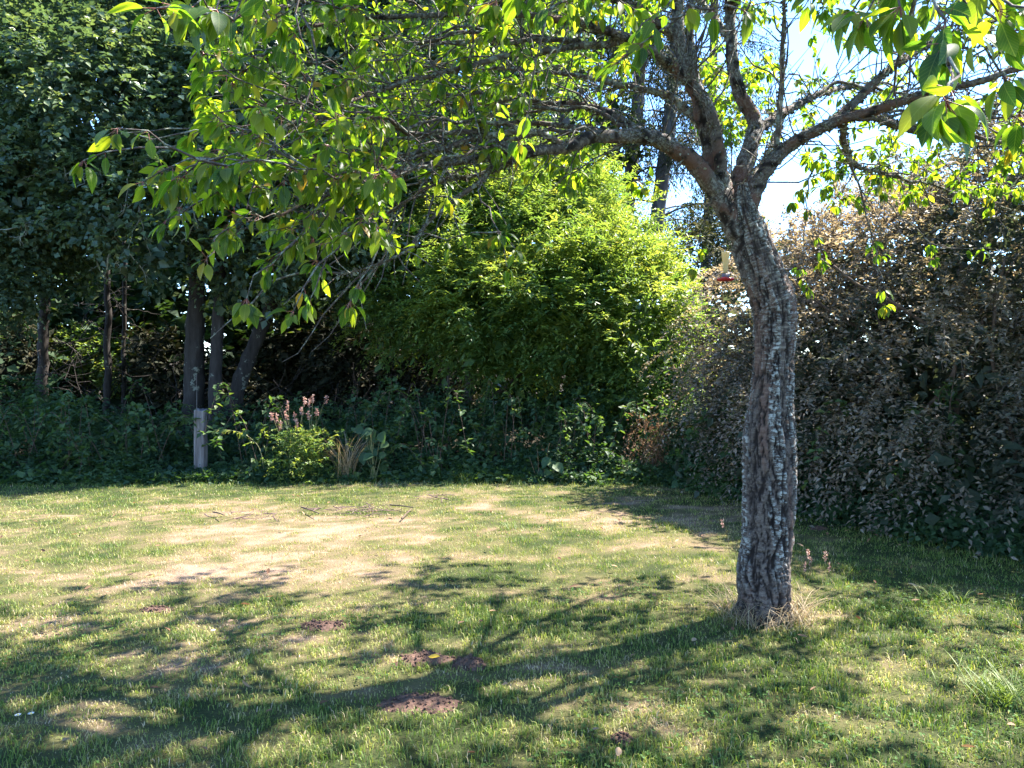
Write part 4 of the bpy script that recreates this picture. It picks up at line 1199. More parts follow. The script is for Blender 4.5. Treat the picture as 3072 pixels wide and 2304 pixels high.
for sel, L_, W_, nl_ in ((slice(0, None, 3), 0.105, 0.078, 3), (slice(1, None, 3), 0.055, 0.03, 6), (slice(2, None, 3), 0.10, 0.022, 5)):
    V, F, r, uv = sprays(rng, p[sel], o[sel], nl_, 0.18, L_, W_, 0.8, 0.6, 0.4, tone[sel])
    ua.put(V, F, r, uv)
tag(add('undergrowth', ua.mesh('undergrowth'), UNDER), 'tangle of low brambles, nettles and weeds along the far edge of the lawn', 'undergrowth', kind='stuff')

# shaded brown thicket of dead twigs under the trees
rng = np.random.default_rng(73)
ta, tl = Acc(), Acc()
for q in range(150):
    px = rng.uniform(-150, 1330); Y = rng.uniform(14.2, 17.5)
    if 200 < px < 420 and Y < 16.9:
        continue
    b_ = P(px, 1300, Y); z0 = ground_z(b_[0], Y)
    crooked(rng, ta, (b_[0], Y, z0), (rng.normal() * .7, rng.normal() * .3, 1), rng.uniform(0.8, 2.4), 0.010, 1, -0.02, 7, 4)
pb = [bl(px + rng.uniform(-40, 40), 1180 + rng.uniform(-120, 60), 16.6 + rng.uniform(-.6, .8), 110, 120, .6) for px in list(range(-150, 180, 90)) + list(range(470, 1360, 80))]
tag(add('thicket', ta.mesh('thicket', True), DARKBARK), 'shaded thicket of brown dead twigs under the trees', 'thicket', kind='stuff')
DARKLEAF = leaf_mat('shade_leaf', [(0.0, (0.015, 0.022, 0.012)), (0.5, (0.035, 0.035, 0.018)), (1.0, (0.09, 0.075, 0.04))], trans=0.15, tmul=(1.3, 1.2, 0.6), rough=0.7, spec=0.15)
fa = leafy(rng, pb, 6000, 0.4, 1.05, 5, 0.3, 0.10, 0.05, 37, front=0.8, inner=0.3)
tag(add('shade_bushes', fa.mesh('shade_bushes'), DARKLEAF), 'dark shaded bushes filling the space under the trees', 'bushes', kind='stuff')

# ivy and bramble at the foot of the hedge
rng = np.random.default_rng(75)
n = 9000
x = rng.uniform(2.2, 8.5, n); d_ = rng.uniform(-0.12, 1.1, n)
y = hedge_front(x) + d_
h = (0.12 + 0.75 * np.clip(d_ / 0.9, 0, 1)) * (0.4 + 1.2 * fbm(np.stack([x, y, 0 * x], -1) * 1.3, 85, 3))
z = ground_z(x, y) + h * (1 - 0.8 * rng.uniform(size=n) ** 1.8)
p = np.stack([x, y, z], -1)
o = unit(np.stack([-0.5 + rng.normal(size=n) * 0.5, -0.6 + rng.normal(size=n) * 0.4, 0.1 + rng.normal(size=n) * 0.4], -1))
V, F, r, uv = sprays(rng, p, o, 4, 0.16, 0.07, 0.062, 0.9, 0.5, 0.4, np.clip(0.25 + 0.8 * (fbm(p * 2, 87, 2) - 0.4), 0, 1), 0.5)
ia = Acc(); ia.put(V, F, r, uv)
tag(add('ivy', ia.mesh('ivy'), UNDER), 'dark ivy and bramble leaves at the foot of the right hedge', 'ivy', kind='stuff')

# ------------------------------------------------------------------ single plants
PINK = leaf_mat('seed_head', [(0.0, (0.3, 0.16, 0.13)), (0.6, (0.5, 0.3, 0.26)), (1.0, (0.62, 0.48, 0.4))], trans=0.35, tmul=(1.3, 1.2, 1.1), rough=0.8, spec=0.2)
STRAW = leaf_mat('straw', [(0.0, (0.2, 0.14, 0.08)), (0.5, (0.36, 0.27, 0.16)), (1.0, (0.52, 0.42, 0.28))], trans=0.25, tmul=(1.2, 1.1, 0.8), rough=0.7, spec=0.2)
STALKG = plain_mat('green_stalk', (0.12, 0.15, 0.05), (0.25, 0.22, 0.1), 12.0, 0.6)
RED = leaf_mat('dead_bracken', [(0.0, (0.12, 0.06, 0.035)), (0.6, (0.26, 0.15, 0.09)), (1.0, (0.4, 0.27, 0.17))], trans=0.25, tmul=(1.2, 1.1, 0.8), rough=0.8, spec=0.2)

def blades(rng, acc, c, n, spread_, h0, h1, w, lean=0.5, bend=0.5, segs=5):
    """long arching grass blades round c"""
    for _ in range(n):
        a = rng.uniform(0, 2 * math.pi); L = rng.uniform(h0, h1); ln = rng.uniform(0.1, lean)
        b_ = np.array([c[0] + rng.normal() * spread_, c[1] + rng.normal() * spread_, c[2]])
        d = np.array([math.cos(a), math.sin(a), 0.0])
        t = np.linspace(0, 1, segs + 1)[:, None]
        Cc = b_ + np.array([0, 0, 1.0]) * L * (t - bend * 0.45 * t ** 2.5) + d * L * (ln * t + bend * 0.55 * t ** 2)
        s_ = np.array([-d[1], d[0], 0.0]) * w * rng.uniform(0.6, 1.2)
        wd = (1 - t ** 2) + 0.06
        V = np.concatenate([Cc - s_ * wd, Cc + s_ * wd])
        m_ = segs + 1
        k = np.arange(segs)
        F = np.vstack([np.stack([k, k + m_, k + m_ + 1], -1), np.stack([k, k + m_ + 1, k + 1], -1)])
        acc.put(V, F, rng.uniform())

rng = np.random.default_rng(77)
# weeds with pinkish seed heads
c0 = P(900, 1420, 10.9); c0[2] = ground_z(c0[0], c0[1])
wr = thing('weed_clump', 'tall weed clump with pink feathery seed heads at the edge of the lawn', 'weeds', tuple(c0))
for px, py, dy in ((815, 1240, 0), (830, 1245, .1), (863, 1205, 0), (858, 1235, -.1), (885, 1240, .1), (905, 1225, 0), (928, 1200, .1), (938, 1185, 0), (915, 1195, -.05), (950, 1225, .05), (842, 1265, 0), (978, 1190, .2), (925, 1235, 0), (890, 1260, -.1)):
    tip = P(px, py, 10.9 + dy)
    st_ = Acc()
    bs = np.array([c0[0] + rng.normal() * 0.10 + (px - 900) * 0.0011, 10.9 + dy, c0[2]])
    stem_tube(st_, [bs, (bs + tip) / 2 + rng.normal(size=3) * .02, tip], .0045, .002, 5, 0.05, 0.1)
    so = part('stem', st_.mesh('stem', True), STALKG, wr)
    ha = Acc()
    k = 34
    hp = tip - np.array([0, 0, 1.0]) * rng.uniform(0, 0.11, k)[:, None] + rng.normal(size=(k, 3)) * 0.008
    V, F, uv = leaf_diamonds(hp, unit(rand_dirs(rng, k) + np.array([0, 0, .7])), rand_dirs(rng, k), np.full(k, .034), np.full(k, .02), rng)
    ha.put(V, F, np.repeat(rng.uniform(size=k), 4), uv)
    ho = add('seed_head', ha.mesh('seed_head'), PINK, so)
n = 560
p = np.stack([c0[0] + 0.08 + rng.normal(size=n) * 0.22, c0[1] - .1 + rng.normal(size=n) * 0.18, c0[2] + rng.uniform(0, 1, n) ** 0.8 * 0.72], -1)
p[:, 0] += (0.36 - p[:, 2]) * -0.12
V, F, r, uv = sprays(rng, p, unit(rand_dirs(rng, n) + np.array([0, -.5, .6])), 7, 0.13, 0.05, 0.021, 0.7, 0.5, 0.35)
a_ = Acc(); a_.put(V, F, r, uv)
part('foliage', a_.mesh('foliage'), BRIGHT, wr)['kind'] = 'stuff'

# pale leaning sapling beside the post
c0 = P(795, 1400, 11.0); c0[2] = ground_z(c0[0], c0[1])
sp_ = thing('sapling', 'sunlit leaning sapling with pale leaves right of the wooden post', 'sapling', tuple(c0))
a_ = Acc(); Cst, _ = stem_tube(a_, [c0] + [P(*q) for q in ((780, 1350, 11.0), (745, 1310, 10.95), (700, 1292, 10.9), (640, 1288, 10.85))], .008, .003, 6, 0.05, 0.05)
part('stem', a_.mesh('stem', True), STALKG, sp_)
for k in range(26):
    q = Cst[int(len(Cst) * (0.35 + 0.64 * k / 26))]
    dd = unit(np.array([-0.5, rng.normal() * .8, rng.normal() * .4]))
    V, F, uv = leaf_full(q[None], dd[None], np.array([[0, -.3, 1.0]]) + rng.normal(size=(1, 3)) * .3, [rng.uniform(.09, .14)], [rng.uniform(.035, .05)], droop=.3)
    part('leaf', make_mesh('leaf', V, F, {'rnd': np.full(len(V), rng.uniform(.6, 1))}, uv, True), BRIGHT, sp_)

# broad leaves low in the undergrowth
for lab, px, py, Y, n_l, Ls, tn in (('plant with broad round dark green leaves hanging down beside the dry grass clump', 1120, 1330, 10.75, 17, (.12, .2), .35), ('low plant with large soft leaves under the bright shrub', 1660, 1400, 10.7, 12, (.12, .2), .5), ('big soft leaf rosette at the lawn edge below the hedge corner', 2080, 1440, 10.2, 11, (.1, .17), .3)):
    c0 = P(px, py + 100, Y); c0[2] = ground_z(c0[0], c0[1])
    rt = thing('broad_leaf_plant', lab, 'plant', tuple(c0), 'broad leaved weeds')
    for k in range(n_l):
        q = P(px + rng.normal() * 22, py + rng.uniform(-45, 70), Y + rng.normal() * .06)
        q[2] = max(q[2], c0[2] + .06)
        a_ = Acc(); stem_tube(a_, [c0 + rng.normal(size=3) * np.array([.03, .03, 0]), (c0 + q) / 2 + np.array([0, .03, .06]), q], .004, .003, 4, 0.0, 0.08)
        so = part('stem', a_.mesh('stem', True), STALKG, rt)
        dd = unit(np.array([rng.normal() * .8, -.5, -.35 + rng.normal() * .3]))
        L_ = rng.uniform(*Ls)
        V, F, uv = leaf_full(q[None], dd[None], np.array([[0, -.7, .7]]) + rng.normal(size=(1, 3)) * .25, [L_], [L_ * .85], droop=.2, prof=((0.12, 0.7), (0.35, 1.0), (0.7, 0.7)))
        add('leaf', make_mesh('leaf', V, F, {'rnd': np.full(len(V), np.clip(tn + rng.normal() * .15, 0, 1))}, uv, True), UNDER, so)

# dry grass clump and dead bracken
c0 = P(1040, 1435, 10.85); c0[2] = ground_z(c0[0], c0[1])
a_ = Acc(); blades(rng, a_, c0, 120, .06, .5, 1.0, .004, .45, .6)
dg = add('grass_clump', a_.mesh('grass_clump'), STRAW); tag(dg, 'arching clump of long half-dry grass in the undergrowth', 'grass', kind='stuff')
c0 = P(1985, 1420, 10.9); c0[2] = ground_z(c0[0], c0[1])
n = 300
p = np.stack([c0[0] + rng.normal(size=n) * .2, c0[1] + rng.normal(size=n) * .15, c0[2] + .25 + rng.uniform(0, .75, n)], -1)
V, F, r, uv = sprays(rng, p, unit(rand_dirs(rng, n) + np.array([0, -.4, -.9])), 10, .26, .05, .014, .6, .6, .4)
br = thing('dead_bracken', 'rust-brown dead bracken drooping between the bright shrub and the hedge', 'bracken', tuple(c0))
a_ = Acc(); a_.put(V, F, r, uv); part('frond', a_.mesh('frond'), RED, br)['kind'] = 'stuff'
for k in range(7):
    a_ = Acc(); e = c0 + np.array([rng.normal() * .25, rng.normal() * .15, rng.uniform(.7, 1.0)])
    stem_tube(a_, [c0 + np.array([rng.normal() * .05, 0, 0]), (c0 + e) / 2 + np.array([0, 0, .2]), e], .006, .003, 5, .05, .08)
    part('stem', a_.mesh('stem', True), BROWNTWIG, br)
for lab, px, Y, tops in (('three thin pale stems leaning up from the undergrowth under the bright shrub', 1620, 10.75, ((1588, 1372), (1612, 1345), (1648, 1330))),):
    c0 = P(px, 1440, Y); c0[2] = ground_z(c0[0], Y)
    rt = thing('bare_stems', lab, 'stems', tuple(c0))
    for tx, ty in tops:
        a_ = Acc(); stem_tube(a_, [c0 + np.array([(tx - px) * .001, 0, 0]), P(tx, ty, Y)], .005, .003, 5, .05, .08)
        part('stem', a_.mesh('stem', True), STRAW, rt)

# ------------------------------------------------------------------ wooden post
WOOD = bark_mat('weathered_wood', [(0.3, (0.09, 0.075, 0.07)), (0.55, (0.2, 0.17, 0.16)), (0.8, (0.34, 0.31, 0.29))], 26.0, 0.9, (1, 1, 0.08), ((0.3, 0.32, 0.27), 14.0, 0.62))
pc = P(601, 1400, 11.35); pc[2] = ground_z(pc[0], pc[1])
post = thing('wooden_post', 'weathered grey wooden fence post standing in the undergrowth', 'post', tuple(pc))
def box_grid(w, d, h, nz, nside, rngp):
    per = []
    for k in range(nside): per.append((-1 + 2 * k / nside, -1))
    for k in range(nside): per.append((1, -1 + 2 * k / nside))
    for k in range(nside): per.append((1 - 2 * k / nside, 1))
    for k in range(nside): per.append((-1, 1 - 2 * k / nside))
    per = np.array(per); m_ = len(per)
    r_ = np.maximum(np.abs(per[:, 0]), np.abs(per[:, 1])); rl = np.linalg.norm(per, axis=1)
    per = per * (1 - 0.08 * np.clip(rl - 1.15, 0, 1) / .26)[:, None]
    zz = np.linspace(0, 1, nz)
    V = np.stack([np.broadcast_to(per[None, :, 0] * w / 2, (nz, m_)), np.broadcast_to(per[None, :, 1] * d / 2, (nz, m_)), np.broadcast_to(zz[:, None] * h, (nz, m_))], -1).reshape(-1, 3).copy()
    nn = fbm(V * np.array([45, 45, 2.5]), 95, 3) - .5
    n2_ = fbm(V * np.array([9, 9, 1.2]), 97, 2) - .5
    V[:, :2] *= (1 + 0.22 * nn + 0.16 * n2_)[:, None]
    top = V[:, 2] > h * .93
    V[top, 2] += (fbm(V[top] * np.array([30, 30, 0]), 99, 2) - .5) * .07
    V[:, 0] += V[:, 2] * 0.015
    i = np.arange(nz - 1)[:, None] * m_; j = np.arange(m_)[None]
    F = np.stack([i + j, i + (j + 1) % m_, i + m_ + (j + 1) % m_, i + m_ + j], -1).reshape(-1, 4)
    V = np.vstack([V, [[h * .015, 0, h * .985]]])
    last = (nz - 1) * m_; jj_ = np.arange(m_)
    F = np.vstack([F, np.stack([last + jj_, last + (jj_ + 1) % m_, np.full(m_, len(V) - 1), np.full(m_, len(V) - 1)], -1)])
    return V, quads_to_tris(F)
V, F = box_grid(.165, .15, 1.02, 60, 10, rng)
po = add('post', make_mesh('post', V, F, smooth=True), WOOD, post)
po.location = (0, 0, -.05)
a_ = Acc(); stem_tube(a_, [(-.045, 0, .9), (-.047, .01, 1.25), (-.044, .0, 1.5)], .0035, .0025, 5, 0, .1)
add('wire', a_.mesh('wire', True), plain_mat('rusty_wire', (.12, .1, .09), (.25, .22, .2), 30, .6), post)

# ------------------------------------------------------------------ hummingbird feeder
def lathe(prof, sides=28):
    pr_ = np.array(prof); m_ = len(pr_)
    th_ = np.linspace(0, 2 * math.pi, sides, endpoint=False)
    V = np.stack([pr_[:, None, 0] * np.cos(th_), pr_[:, None, 0] * np.sin(th_), np.broadcast_to(pr_[:, None, 1], (m_, sides))], -1).reshape(-1, 3)
    i = np.arange(m_ - 1)[:, None] * sides; j = np.arange(sides)[None]
    F = np.stack([i + j, i + (j + 1) % sides, i + sides + (j + 1) % sides, i + sides + j], -1).reshape(-1, 4)
    return V, F
def simple(name, base, rough=.35, trans=0.0, emit=None):
    m, nt, out = nodes(name)
    pr = N(nt, 'ShaderNodeBsdfPrincipled'); pr.inputs['Base Color'].default_value = (*base, 1); pr.inputs['Roughness'].default_value = rough
    if trans:
        tr = N(nt, 'ShaderNodeBsdfTranslucent'); tr.inputs['Color'].default_value = (*base, 1)
        mx = N(nt, 'ShaderNodeMixShader'); mx.inputs[0].default_value = trans
        nt.links.new(pr.outputs[0], mx.inputs[1]); nt.links.new(tr.outputs[0], mx.inputs[2]); nt.links.new(mx.outputs[0], out.inputs[0])
    else:
        nt.links.new(pr.outputs[0], out.inputs[0])
    return m
FY = 5.6
fb = P(2176, 843, FY)
feeder = thing('hummingbird_feeder', 'hummingbird feeder with amber bottle and red dish hanging beside the cherry trunk', 'bird feeder', tuple(fb))
V, F = lathe([(0.0, 0), (.048, .0), (.060, .006), (.0625, .012), (.060, .017), (.050, .022), (.036, .026), (0.0, .026)])
dish = add('dish', make_mesh('dish', V, F, smooth=True), simple('red_plastic', (.42, .012, .02), .3), feeder)
V, F = lathe([(.038, .0262), (.034, .036), (.028, .048), (.020, .054), (0, .054)])
add('collar', make_mesh('collar', V, F, smooth=True), simple('grey_plastic', (.16, .12, .16), .45), feeder)
V, F = lathe([(0.0, .052), (.0165, .052), (.0165, .085), (.019, .110), (.0235, .150), (.0285, .192), (.0305, .204), (.027, .210), (0, .211)])
add('bottle', make_mesh('bottle', V, F, smooth=True), simple('amber_bottle', (.66, .57, .34), .25, .4), feeder)
for k in range(4):
    an = k * math.pi / 2 + .5
    V, F = lathe([(0, 0), (.007, .0), (.009, .003), (.004, .006), (0, .006)], 10)
    po_ = add('feeding_port', make_mesh('feeding_port', V, F, smooth=True), simple('yellow_plastic', (.6, .4, .06), .4), feeder)
    po_.location = (.046 * math.cos(an), .046 * math.sin(an), .0235)
hook = P(2172, 640, FY)
a_ = Acc(); stem_tube(a_, [(0, 0, .209), (0.002, 0, .3), tuple(hook - fb)], .0012, .0012, 5, 0, .05)
add('hanger_wire', a_.mesh('hanger_wire', True), simple('dark_wire', (.05, .05, .05), .5), feeder)
a_ = Acc(); stem_tube(a_, [P(2188, 610, TY + .1), P(2180, 625, 5.3), hook, P(2165, 650, 5.75)], .012, .005, 7, .2, .04)
part('feeder_branch', a_.mesh('feeder_branch', True), LIMB, cherry)

# ------------------------------------------------------------------ molehills
m, nt, out = nodes('molehill_soil')
tc = N(nt, 'ShaderNodeTexCoord')
n1 = noise_tex(nt, 40.0, tc.outputs['Object'], 8.0, .7)
pr = N(nt, 'ShaderNodeBsdfPrincipled')
nt.links.new(ramp(nt, n1, [(.3, (.055, .036, .029)), (.55, (.12, .072, .055)), (.8, (.2, .125, .098))]), pr.inputs['Base Color'])
pr.inputs['Roughness'].default_value = 1.0; pr.inputs['Specular IOR Level'].default_value = .1
b = N(nt, 'ShaderNodeBump'); b.inputs['Strength'].default_value = 1.0; b.inputs['Distance'].default_value = .012
nt.links.new(n1, b.inputs['Height']); nt.links.new(b.outputs[0], pr.inputs['Normal']); nt.links.new(pr.outputs[0], out.inputs[0])
MOLE = m
rng = np.random.default_rng(79)
mlabels = ['reddish-brown molehill with a sunlit yellow leaf on its front', 'flattened brown molehill, nearest to the camera', 'small brown molehill in the grass up and left of the nearest two', 'low bare soil patch in shade at the left of the lawn',
           'low spread of soil just right of the molehill with the yellow leaf', 'tiny dark soil hole near the front edge of the lawn', 'small soil heap in shade behind the right side of the trunk']
for (px, py, w, d_, h), lab in zip(MOLES, mlabels):
    c0 = G(px, py); c0[2] = ground_z(c0[0], c0[1])
    rt = thing('molehill', lab, 'molehill', tuple(c0), 'molehills in the lawn')
    nr_, ns_ = 22, 56
    rr_ = np.linspace(0, 1, nr_)[:, None]; tt = np.linspace(0, 2 * math.pi, ns_, endpoint=False)[None]
    edge = 1 + .35 * (fbm(np.stack([np.cos(tt) * 1.3 + px, np.sin(tt) * 1.3, 0 * tt], -1).reshape(-1, 3), 101, 3).reshape(1, -1) - .5) * 2
    xx = rr_ * np.cos(tt) * w * 1.15 * edge; yy = rr_ * np.sin(tt) * d_ * 1.15 * edge
    lump_ = fbm(np.stack([xx * 22 + px, yy * 22, 0 * xx], -1).reshape(-1, 3), 103, 4).reshape(xx.shape)
    zz = h * (1 - rr_ ** 1.6) * (.45 + 1.1 * lump_) + .012 * (lump_ - .5) - .012 * rr_ ** 4
    zz = zz + ground_z((xx + c0[0]).ravel(), (yy + c0[1]).ravel()).reshape(xx.shape) - c0[2]
    V = np.stack([xx, yy, zz], -1).reshape(-1, 3)
    i = np.arange(nr_ - 1)[:, None] * ns_; j = np.arange(ns_)[None]
    F = np.stack([i + j, i + ns_ + j, i + ns_ + (j + 1) % ns_, i + (j + 1) % ns_], -1).reshape(-1, 4)
    add('mound', make_mesh('mound', V, F, smooth=True), MOLE, rt)
    ca = Acc()
    for k in range(90):
        a = rng.uniform(0, 2 * math.pi); q = math.sqrt(rng.uniform()) * 1.05
        r_ = rng.uniform(.003, .011)
        cx_, cy_ = q * math.cos(a) * w, q * math.sin(a) * d_
        kk = np.argmin((V[:, 0] - cx_) ** 2 + (V[:, 1] - cy_) ** 2)
        cc = np.array([[1, 0, 0], [-1, 0, 0], [0, 1, 0], [0, -1, 0], [0, 0, 1], [0, 0, -1.0]]) * r_ * rng.uniform(.6, 1.3, (6, 1)) + V[kk] + np.array([0, 0, r_ * .5])
        ca.put(cc, np.array([[0, 2, 4], [2, 1, 4], [1, 3, 4], [3, 0, 4], [2, 0, 5], [1, 2, 5], [3, 1, 5], [0, 3, 5]]))
    o_ = add('soil_crumbs', ca.mesh('soil_crumbs'), MOLE, rt); o_['kind'] = 'stuff'
    if 'yellow' in lab:
        pass
# a yellow fallen leaf on the molehill
lp = G(1285, 2003); lp[2] = ground_z(lp[0], lp[1]) + .045
V, F, uv = leaf_full(np.zeros((1, 3)), np.array([[.9, -.4, .1]]), np.array([[0, -.4, 1.0]]), [.075], [.034], droop=-.1)
fl = add('fallen_leaf', make_mesh('fallen_leaf', V, F, {'rnd': np.full(len(V), .5)}, uv, True), leaf_mat('yellow_leaf', [(0, (.5, .3, .03)), (1, (.6, .42, .05))], trans=.35), None, lp)
tag(fl, 'yellow fallen leaf lying on the molehill', 'leaf')

# ------------------------------------------------------------------ dead twigs on the lawn
DEADT = bark_mat('dead_twig', [(.3, (.09, .055, .05)), (.6, (.2, .13, .115)), (.8, (.34, .25, .22))], 30, .5, (1, 1, 1))
for lab, px, py, n_t, sprd in (('heap of reddish dead twigs on the dry part of the lawn', 1085, 1535, 46, .30), ('small scatter of dark red twigs left of the twig heap', 770, 1558, 18, .16), ('few thin purplish twigs on the lawn behind the twig heap', 1305, 1500, 12, .16)):
    c0 = G(px, py); c0[2] = ground_z(c0[0], c0[1])
    rt = thing('twig_heap', lab, 'twigs', tuple(c0), 'dead twigs on the lawn')
    for k in range(n_t):
        a = rng.normal() * 1.0 + (math.pi if rng.uniform() < .5 else 0); L_ = rng.uniform(.05, .26)
        q = np.array([rng.normal() * sprd, rng.normal() * sprd * .55, 0])
        d = np.array([math.cos(a), math.sin(a), 0]) * L_ / 2
        pts = np.stack([q - d, q + rng.normal(size=3) * .02, q + d])
        pts[:, 2] = ground_z(pts[:, 0] + c0[0], pts[:, 1] + c0[1]) - c0[2] + rng.uniform(.02, .07) + rng.normal(size=3) * .012
        a_ = Acc(); stem_tube(a_, pts, rng.uniform(.003, .007), .002, 5, .1, .05)
        add('twig', a_.mesh('twig', True), DEADT, rt)
for lab, p0, p1, r_ in (('dark straight stick lying left of the twig heap', (905, 1532), (958, 1556), .010), ('dark stick lying right of the twig heap', (1170, 1523), (1240, 1535), .009), ('short dark stick slanting in front of the right stick', (1205, 1565), (1235, 1540), .008), ('dark stick on the lawn left of the small twig scatter', (640, 1552), (672, 1566), .009)):
    e0, e1 = G(*p0), G(*p1)
    c0 = (e0 + e1) / 2; c0[2] = ground_z(c0[0], c0[1])
    pts = np.stack([e0, (e0 + e1) / 2 + np.array([0, .01, 0]), e1]) - c0
    pts[:, 2] = [.045, .055, .06]
    a_ = Acc(); stem_tube(a_, pts, r_, r_ * .6, 7, .25, .03, 3, 40.0)
    o_ = add('stick', a_.mesh('stick', True), BROWNTWIG, None, tuple(c0)); tag(o_, lab, 'stick', 'sticks on the lawn')

# ------------------------------------------------------------------ straw at the trunk foot, tufts, clover, flowers
rng = np.random.default_rng(83)
sa = Acc()
for k in range(420):
    a = rng.uniform(0, 2 * math.pi); r_ = rng.uniform(.15, .30)
    c_ = np.array([TRUNK_XY[0] + math.cos(a) * r_, TRUNK_XY[1] + math.sin(a) * r_ - .03, 0])
    c_[2] = ground_z(c_[0], c_[1])
    blades(rng, sa, c_, 1, .01, .08, .30, .0022, 1.1, 1.0, 4)
tag(add('straw', sa.mesh('straw'), STRAW), 'dry straw and long dead grass round the foot of the cherry trunk', 'straw', kind='stuff')
for lab, px, py, nb, h0, h1 in (('lush bright green grass tuft at the right edge of the lawn', 3000, 2090, 170, .08, .2), ('green grass tuft at the shadow edge right of the tree', 2830, 1800, 90, .06, .16), ('tall grass tuft at the foot of the undergrowth', 1400, 1445, 80, .1, .28), ('short green tuft on the lawn in front of the twig heap', 1520, 1590, 60, .05, .13)):
    c_ = G(px, py); c_[2] = ground_z(c_[0], c_[1])
    a_ = Acc(); blades(rng, a_, c_, nb, .07, h0, h1, .003, .9, .8, 4)
    a_.A = [v_ * .3 for v_ in a_.A]
    tag(add('grass_tuft', a_.mesh('grass_tuft'), GRASS), lab, 'grass', 'grass tufts', kind='stuff')
n = 5200
x = rng.uniform(-3, 4, n); y = rng.uniform(2.4, 5.6, n)
k = (fbm(np.stack([x * 1.5, y * 1.5, 0 * x], -1), 111, 3) + .12 * np.exp(-((x - .9) / 1.0) ** 2 - ((y - 3.8) / .8) ** 2)) > .56
for mx_, my_, w, d_ in mole_xy:
    k &= ((x - mx_) / w) ** 2 + ((y - my_) / d_) ** 2 > 1
x, y = x[k], y[k]; n = len(x)
p = np.stack([x, y, ground_z(x, y) + rng.uniform(.015, .045, n)], -1)
ca = Acc()
a0_ = rng.uniform(0, 6.28, n)
for q in range(3):
    an = a0_ + q * 2.094
    dd = np.stack([np.cos(an), np.sin(an), rng.normal(.1, .25, n)], -1)
    nn = np.array([0, 0, 1.0]) + rng.normal(size=(n, 3)) * .25
    ln = rng.uniform(.008, .016, n)
    V, F, uv = leaf_full(p, dd, nn, ln, ln * .9, droop=.1, fold=.12, prof=((.4, .75), (.8, 1.0)))
    ca.put(V, F, np.repeat(rng.uniform(.2, .8, n), V.shape[0] // n), uv)
CLOVER = leaf_mat('clover_leaf', [(0, (.04, .09, .022)), (.6, (.07, .14, .032)), (1, (.12, .18, .045))], trans=.3, tmul=(1.4, 1.5, .6), rough=.65, spec=.15)
tag(add('clover', ca.mesh('clover'), CLOVER), 'clover leaves growing in patches among the lawn grass', 'clover', kind='stuff')
WHITE = simple('white_petal', (.8, .8, .78), .6, .3); YEL = simple('daisy_centre', (.7, .5, .05), .7)
for lab, px, py in (('white daisy at the left edge of the lawn, left of its twin', 55, 2184), ('white daisy at the left edge of the lawn, right of its twin', 94, 2181), ('tiny white daisy in the lawn left of the molehills', 640, 1920)):
    c_ = G(px, py); c_[2] = ground_z(c_[0], c_[1])
    rt = thing('daisy', lab, 'flower', tuple(c_), 'daisies in the lawn')
    a_ = Acc(); stem_tube(a_, [(0, 0, 0), (.003, 0, .03), (.002, -.004, .058)], .0013, .001, 5, 0, .02)
    add('stem', a_.mesh('stem', True), STALKG, rt)
    for k in range(12):
        an = k * math.pi / 6
        V, F, uv = leaf_full(np.array([[.002 + .003 * math.cos(an), -.004 + .003 * math.sin(an), .058]]), np.array([[math.cos(an), math.sin(an), .25]]), np.array([[0, 0, 1.0]]), [.011], [.0045], droop=.1, prof=((.4, .8), (.8, 1.0)))
        add('petal', make_mesh('petal', V, F, None, uv, True), WHITE, rt)
    V, F = lathe([(.0045, 0), (.004, .003), (.002, .0045), (0, .005)], 10)
    o_ = add('flower_centre', make_mesh('flower_centre', V, F, smooth=True), YEL, rt); o_.location = (.002, -.004, .057)
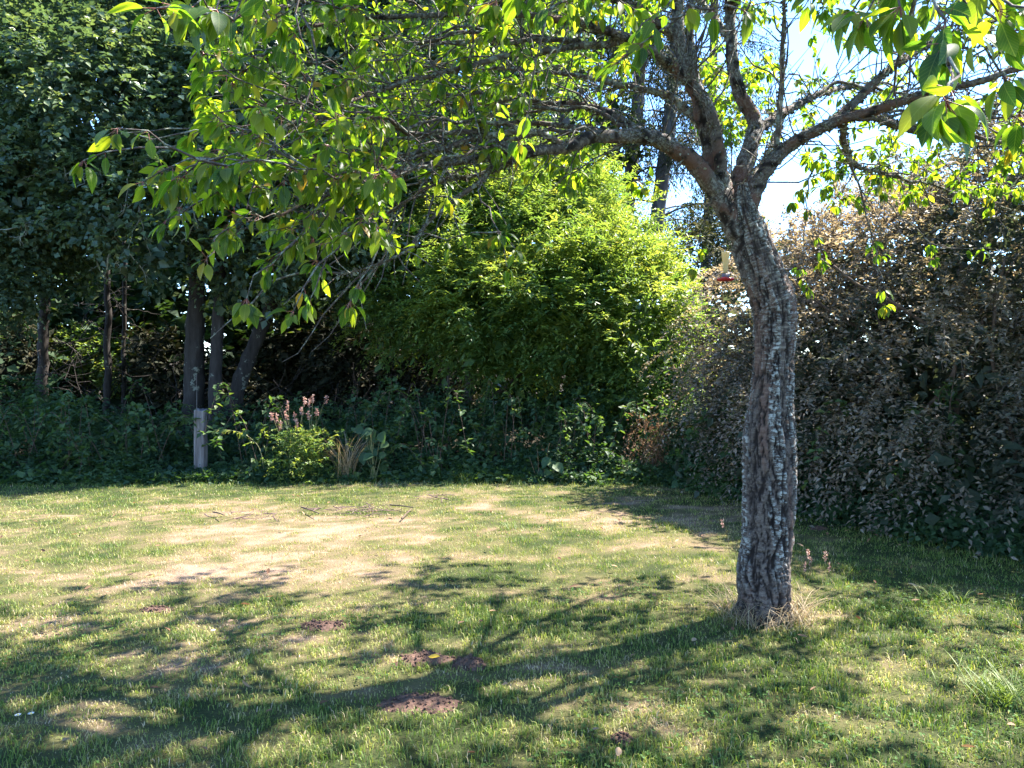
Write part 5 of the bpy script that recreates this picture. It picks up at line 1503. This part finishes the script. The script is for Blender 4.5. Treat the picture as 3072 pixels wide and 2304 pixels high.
for lab, px, py, tops in (('grass stems with pinkish seed heads right of the cherry trunk', 2430, 1730, ((2425, 1650), (2432, 1672), (2415, 1690))), ('tall thin grass stalk left of the cherry trunk', 2190, 1665, ((2168, 1560),)), ('small pale seed stem standing right of the seed heads', 2495, 1720, ((2488, 1690), (2476, 1655)))):
    c_ = G(px, py); c_[2] = ground_z(c_[0], c_[1])
    rt = thing('seed_grass', lab, 'grass', tuple(c_), 'grass gone to seed')
    for tx, ty in tops:
        tp = P(tx, ty, c_[1])
        a_ = Acc(); stem_tube(a_, [c_, (c_ + tp) / 2 + np.array([.008, 0, 0]), tp], .0018, .001, 4, 0, .05)
        so = part('stem', a_.mesh('stem', True), STRAW, rt)
        k = 26
        hp = tp - np.array([0, 0, 1.0]) * rng.uniform(0, .07, k)[:, None] + rng.normal(size=(k, 3)) * .004
        V, F, uv = leaf_diamonds(hp, unit(rand_dirs(rng, k) * .8 + np.array([0, 0, .8])), rand_dirs(rng, k), np.full(k, .016), np.full(k, .008), rng)
        a_ = Acc(); a_.put(V, F, np.repeat(rng.uniform(size=k), 4), uv)
        add('seed_head', a_.mesh('seed_head'), PINK, so)
#--SECTION-END-4

# bramble canes arching out of the undergrowth
rng = np.random.default_rng(91)
ba_, bl_ = Acc(), Acc()
for k in range(120):
    x = rng.uniform(-8.5, 2.2) if k < 90 else rng.uniform(2.6, 6.0)
    y = float(hedge_front(x)) + rng.uniform(.2, 1.5)
    c_ = np.array([x, y, ground_z(x, y)])
    if abs(x + 4.6) < .5 and y < 11.6:
        continue
    e = c_ + np.array([rng.normal() * .5, -rng.uniform(.1, .6), rng.uniform(.1, .7)])
    top_ = (c_ + e) / 2 + np.array([0, 0, rng.uniform(.4, 1.1)])
    Cc, _ = stem_tube(ba_, [c_, top_, e], .005, .002, 5, .05, .05)
    m_ = 14
    q = Cc[rng.integers(len(Cc) // 3, len(Cc), m_)]
    V, F, r, uv = sprays(rng, q, unit(rand_dirs(rng, m_) + np.array([0, -.4, .1])), 3, .07, .095, .062, 1.0, .3, .3, rng.uniform(.3, .9, m_))
    bl_.put(V, F, r, uv)
br_ = thing('bramble', 'arching bramble canes with leaves in threes rising out of the undergrowth', 'bramble')
br_['kind'] = 'stuff'
part('canes', ba_.mesh('canes', True), BROWNTWIG, br_)['kind'] = 'stuff'
part('foliage', bl_.mesh('foliage'), UNDER, br_)['kind'] = 'stuff'
# dead leaves scattered on the lawn
rng = np.random.default_rng(97)
n = 170
x = rng.uniform(-5, 4, n); y = rng.uniform(2.6, 9.5, n)
p = np.stack([x, y, ground_z(x, y) + rng.uniform(.03, .05, n)], -1)
dd = rand_dirs(rng, n); dd[:, 2] *= .3
V, F, uv = leaf_full(p, dd, np.array([0, 0, 1.0]) + rng.normal(size=(n, 3)) * .4, rng.uniform(.03, .07, n), rng.uniform(.018, .03, n), droop=-.15, fold=.25)
a_ = Acc(); a_.put(V, F, np.repeat(rng.uniform(size=n), 11), uv)
tag(add('fallen_leaves', a_.mesh('fallen_leaves', True), RED), 'small dry brown leaves scattered over the lawn', 'leaves', kind='stuff')
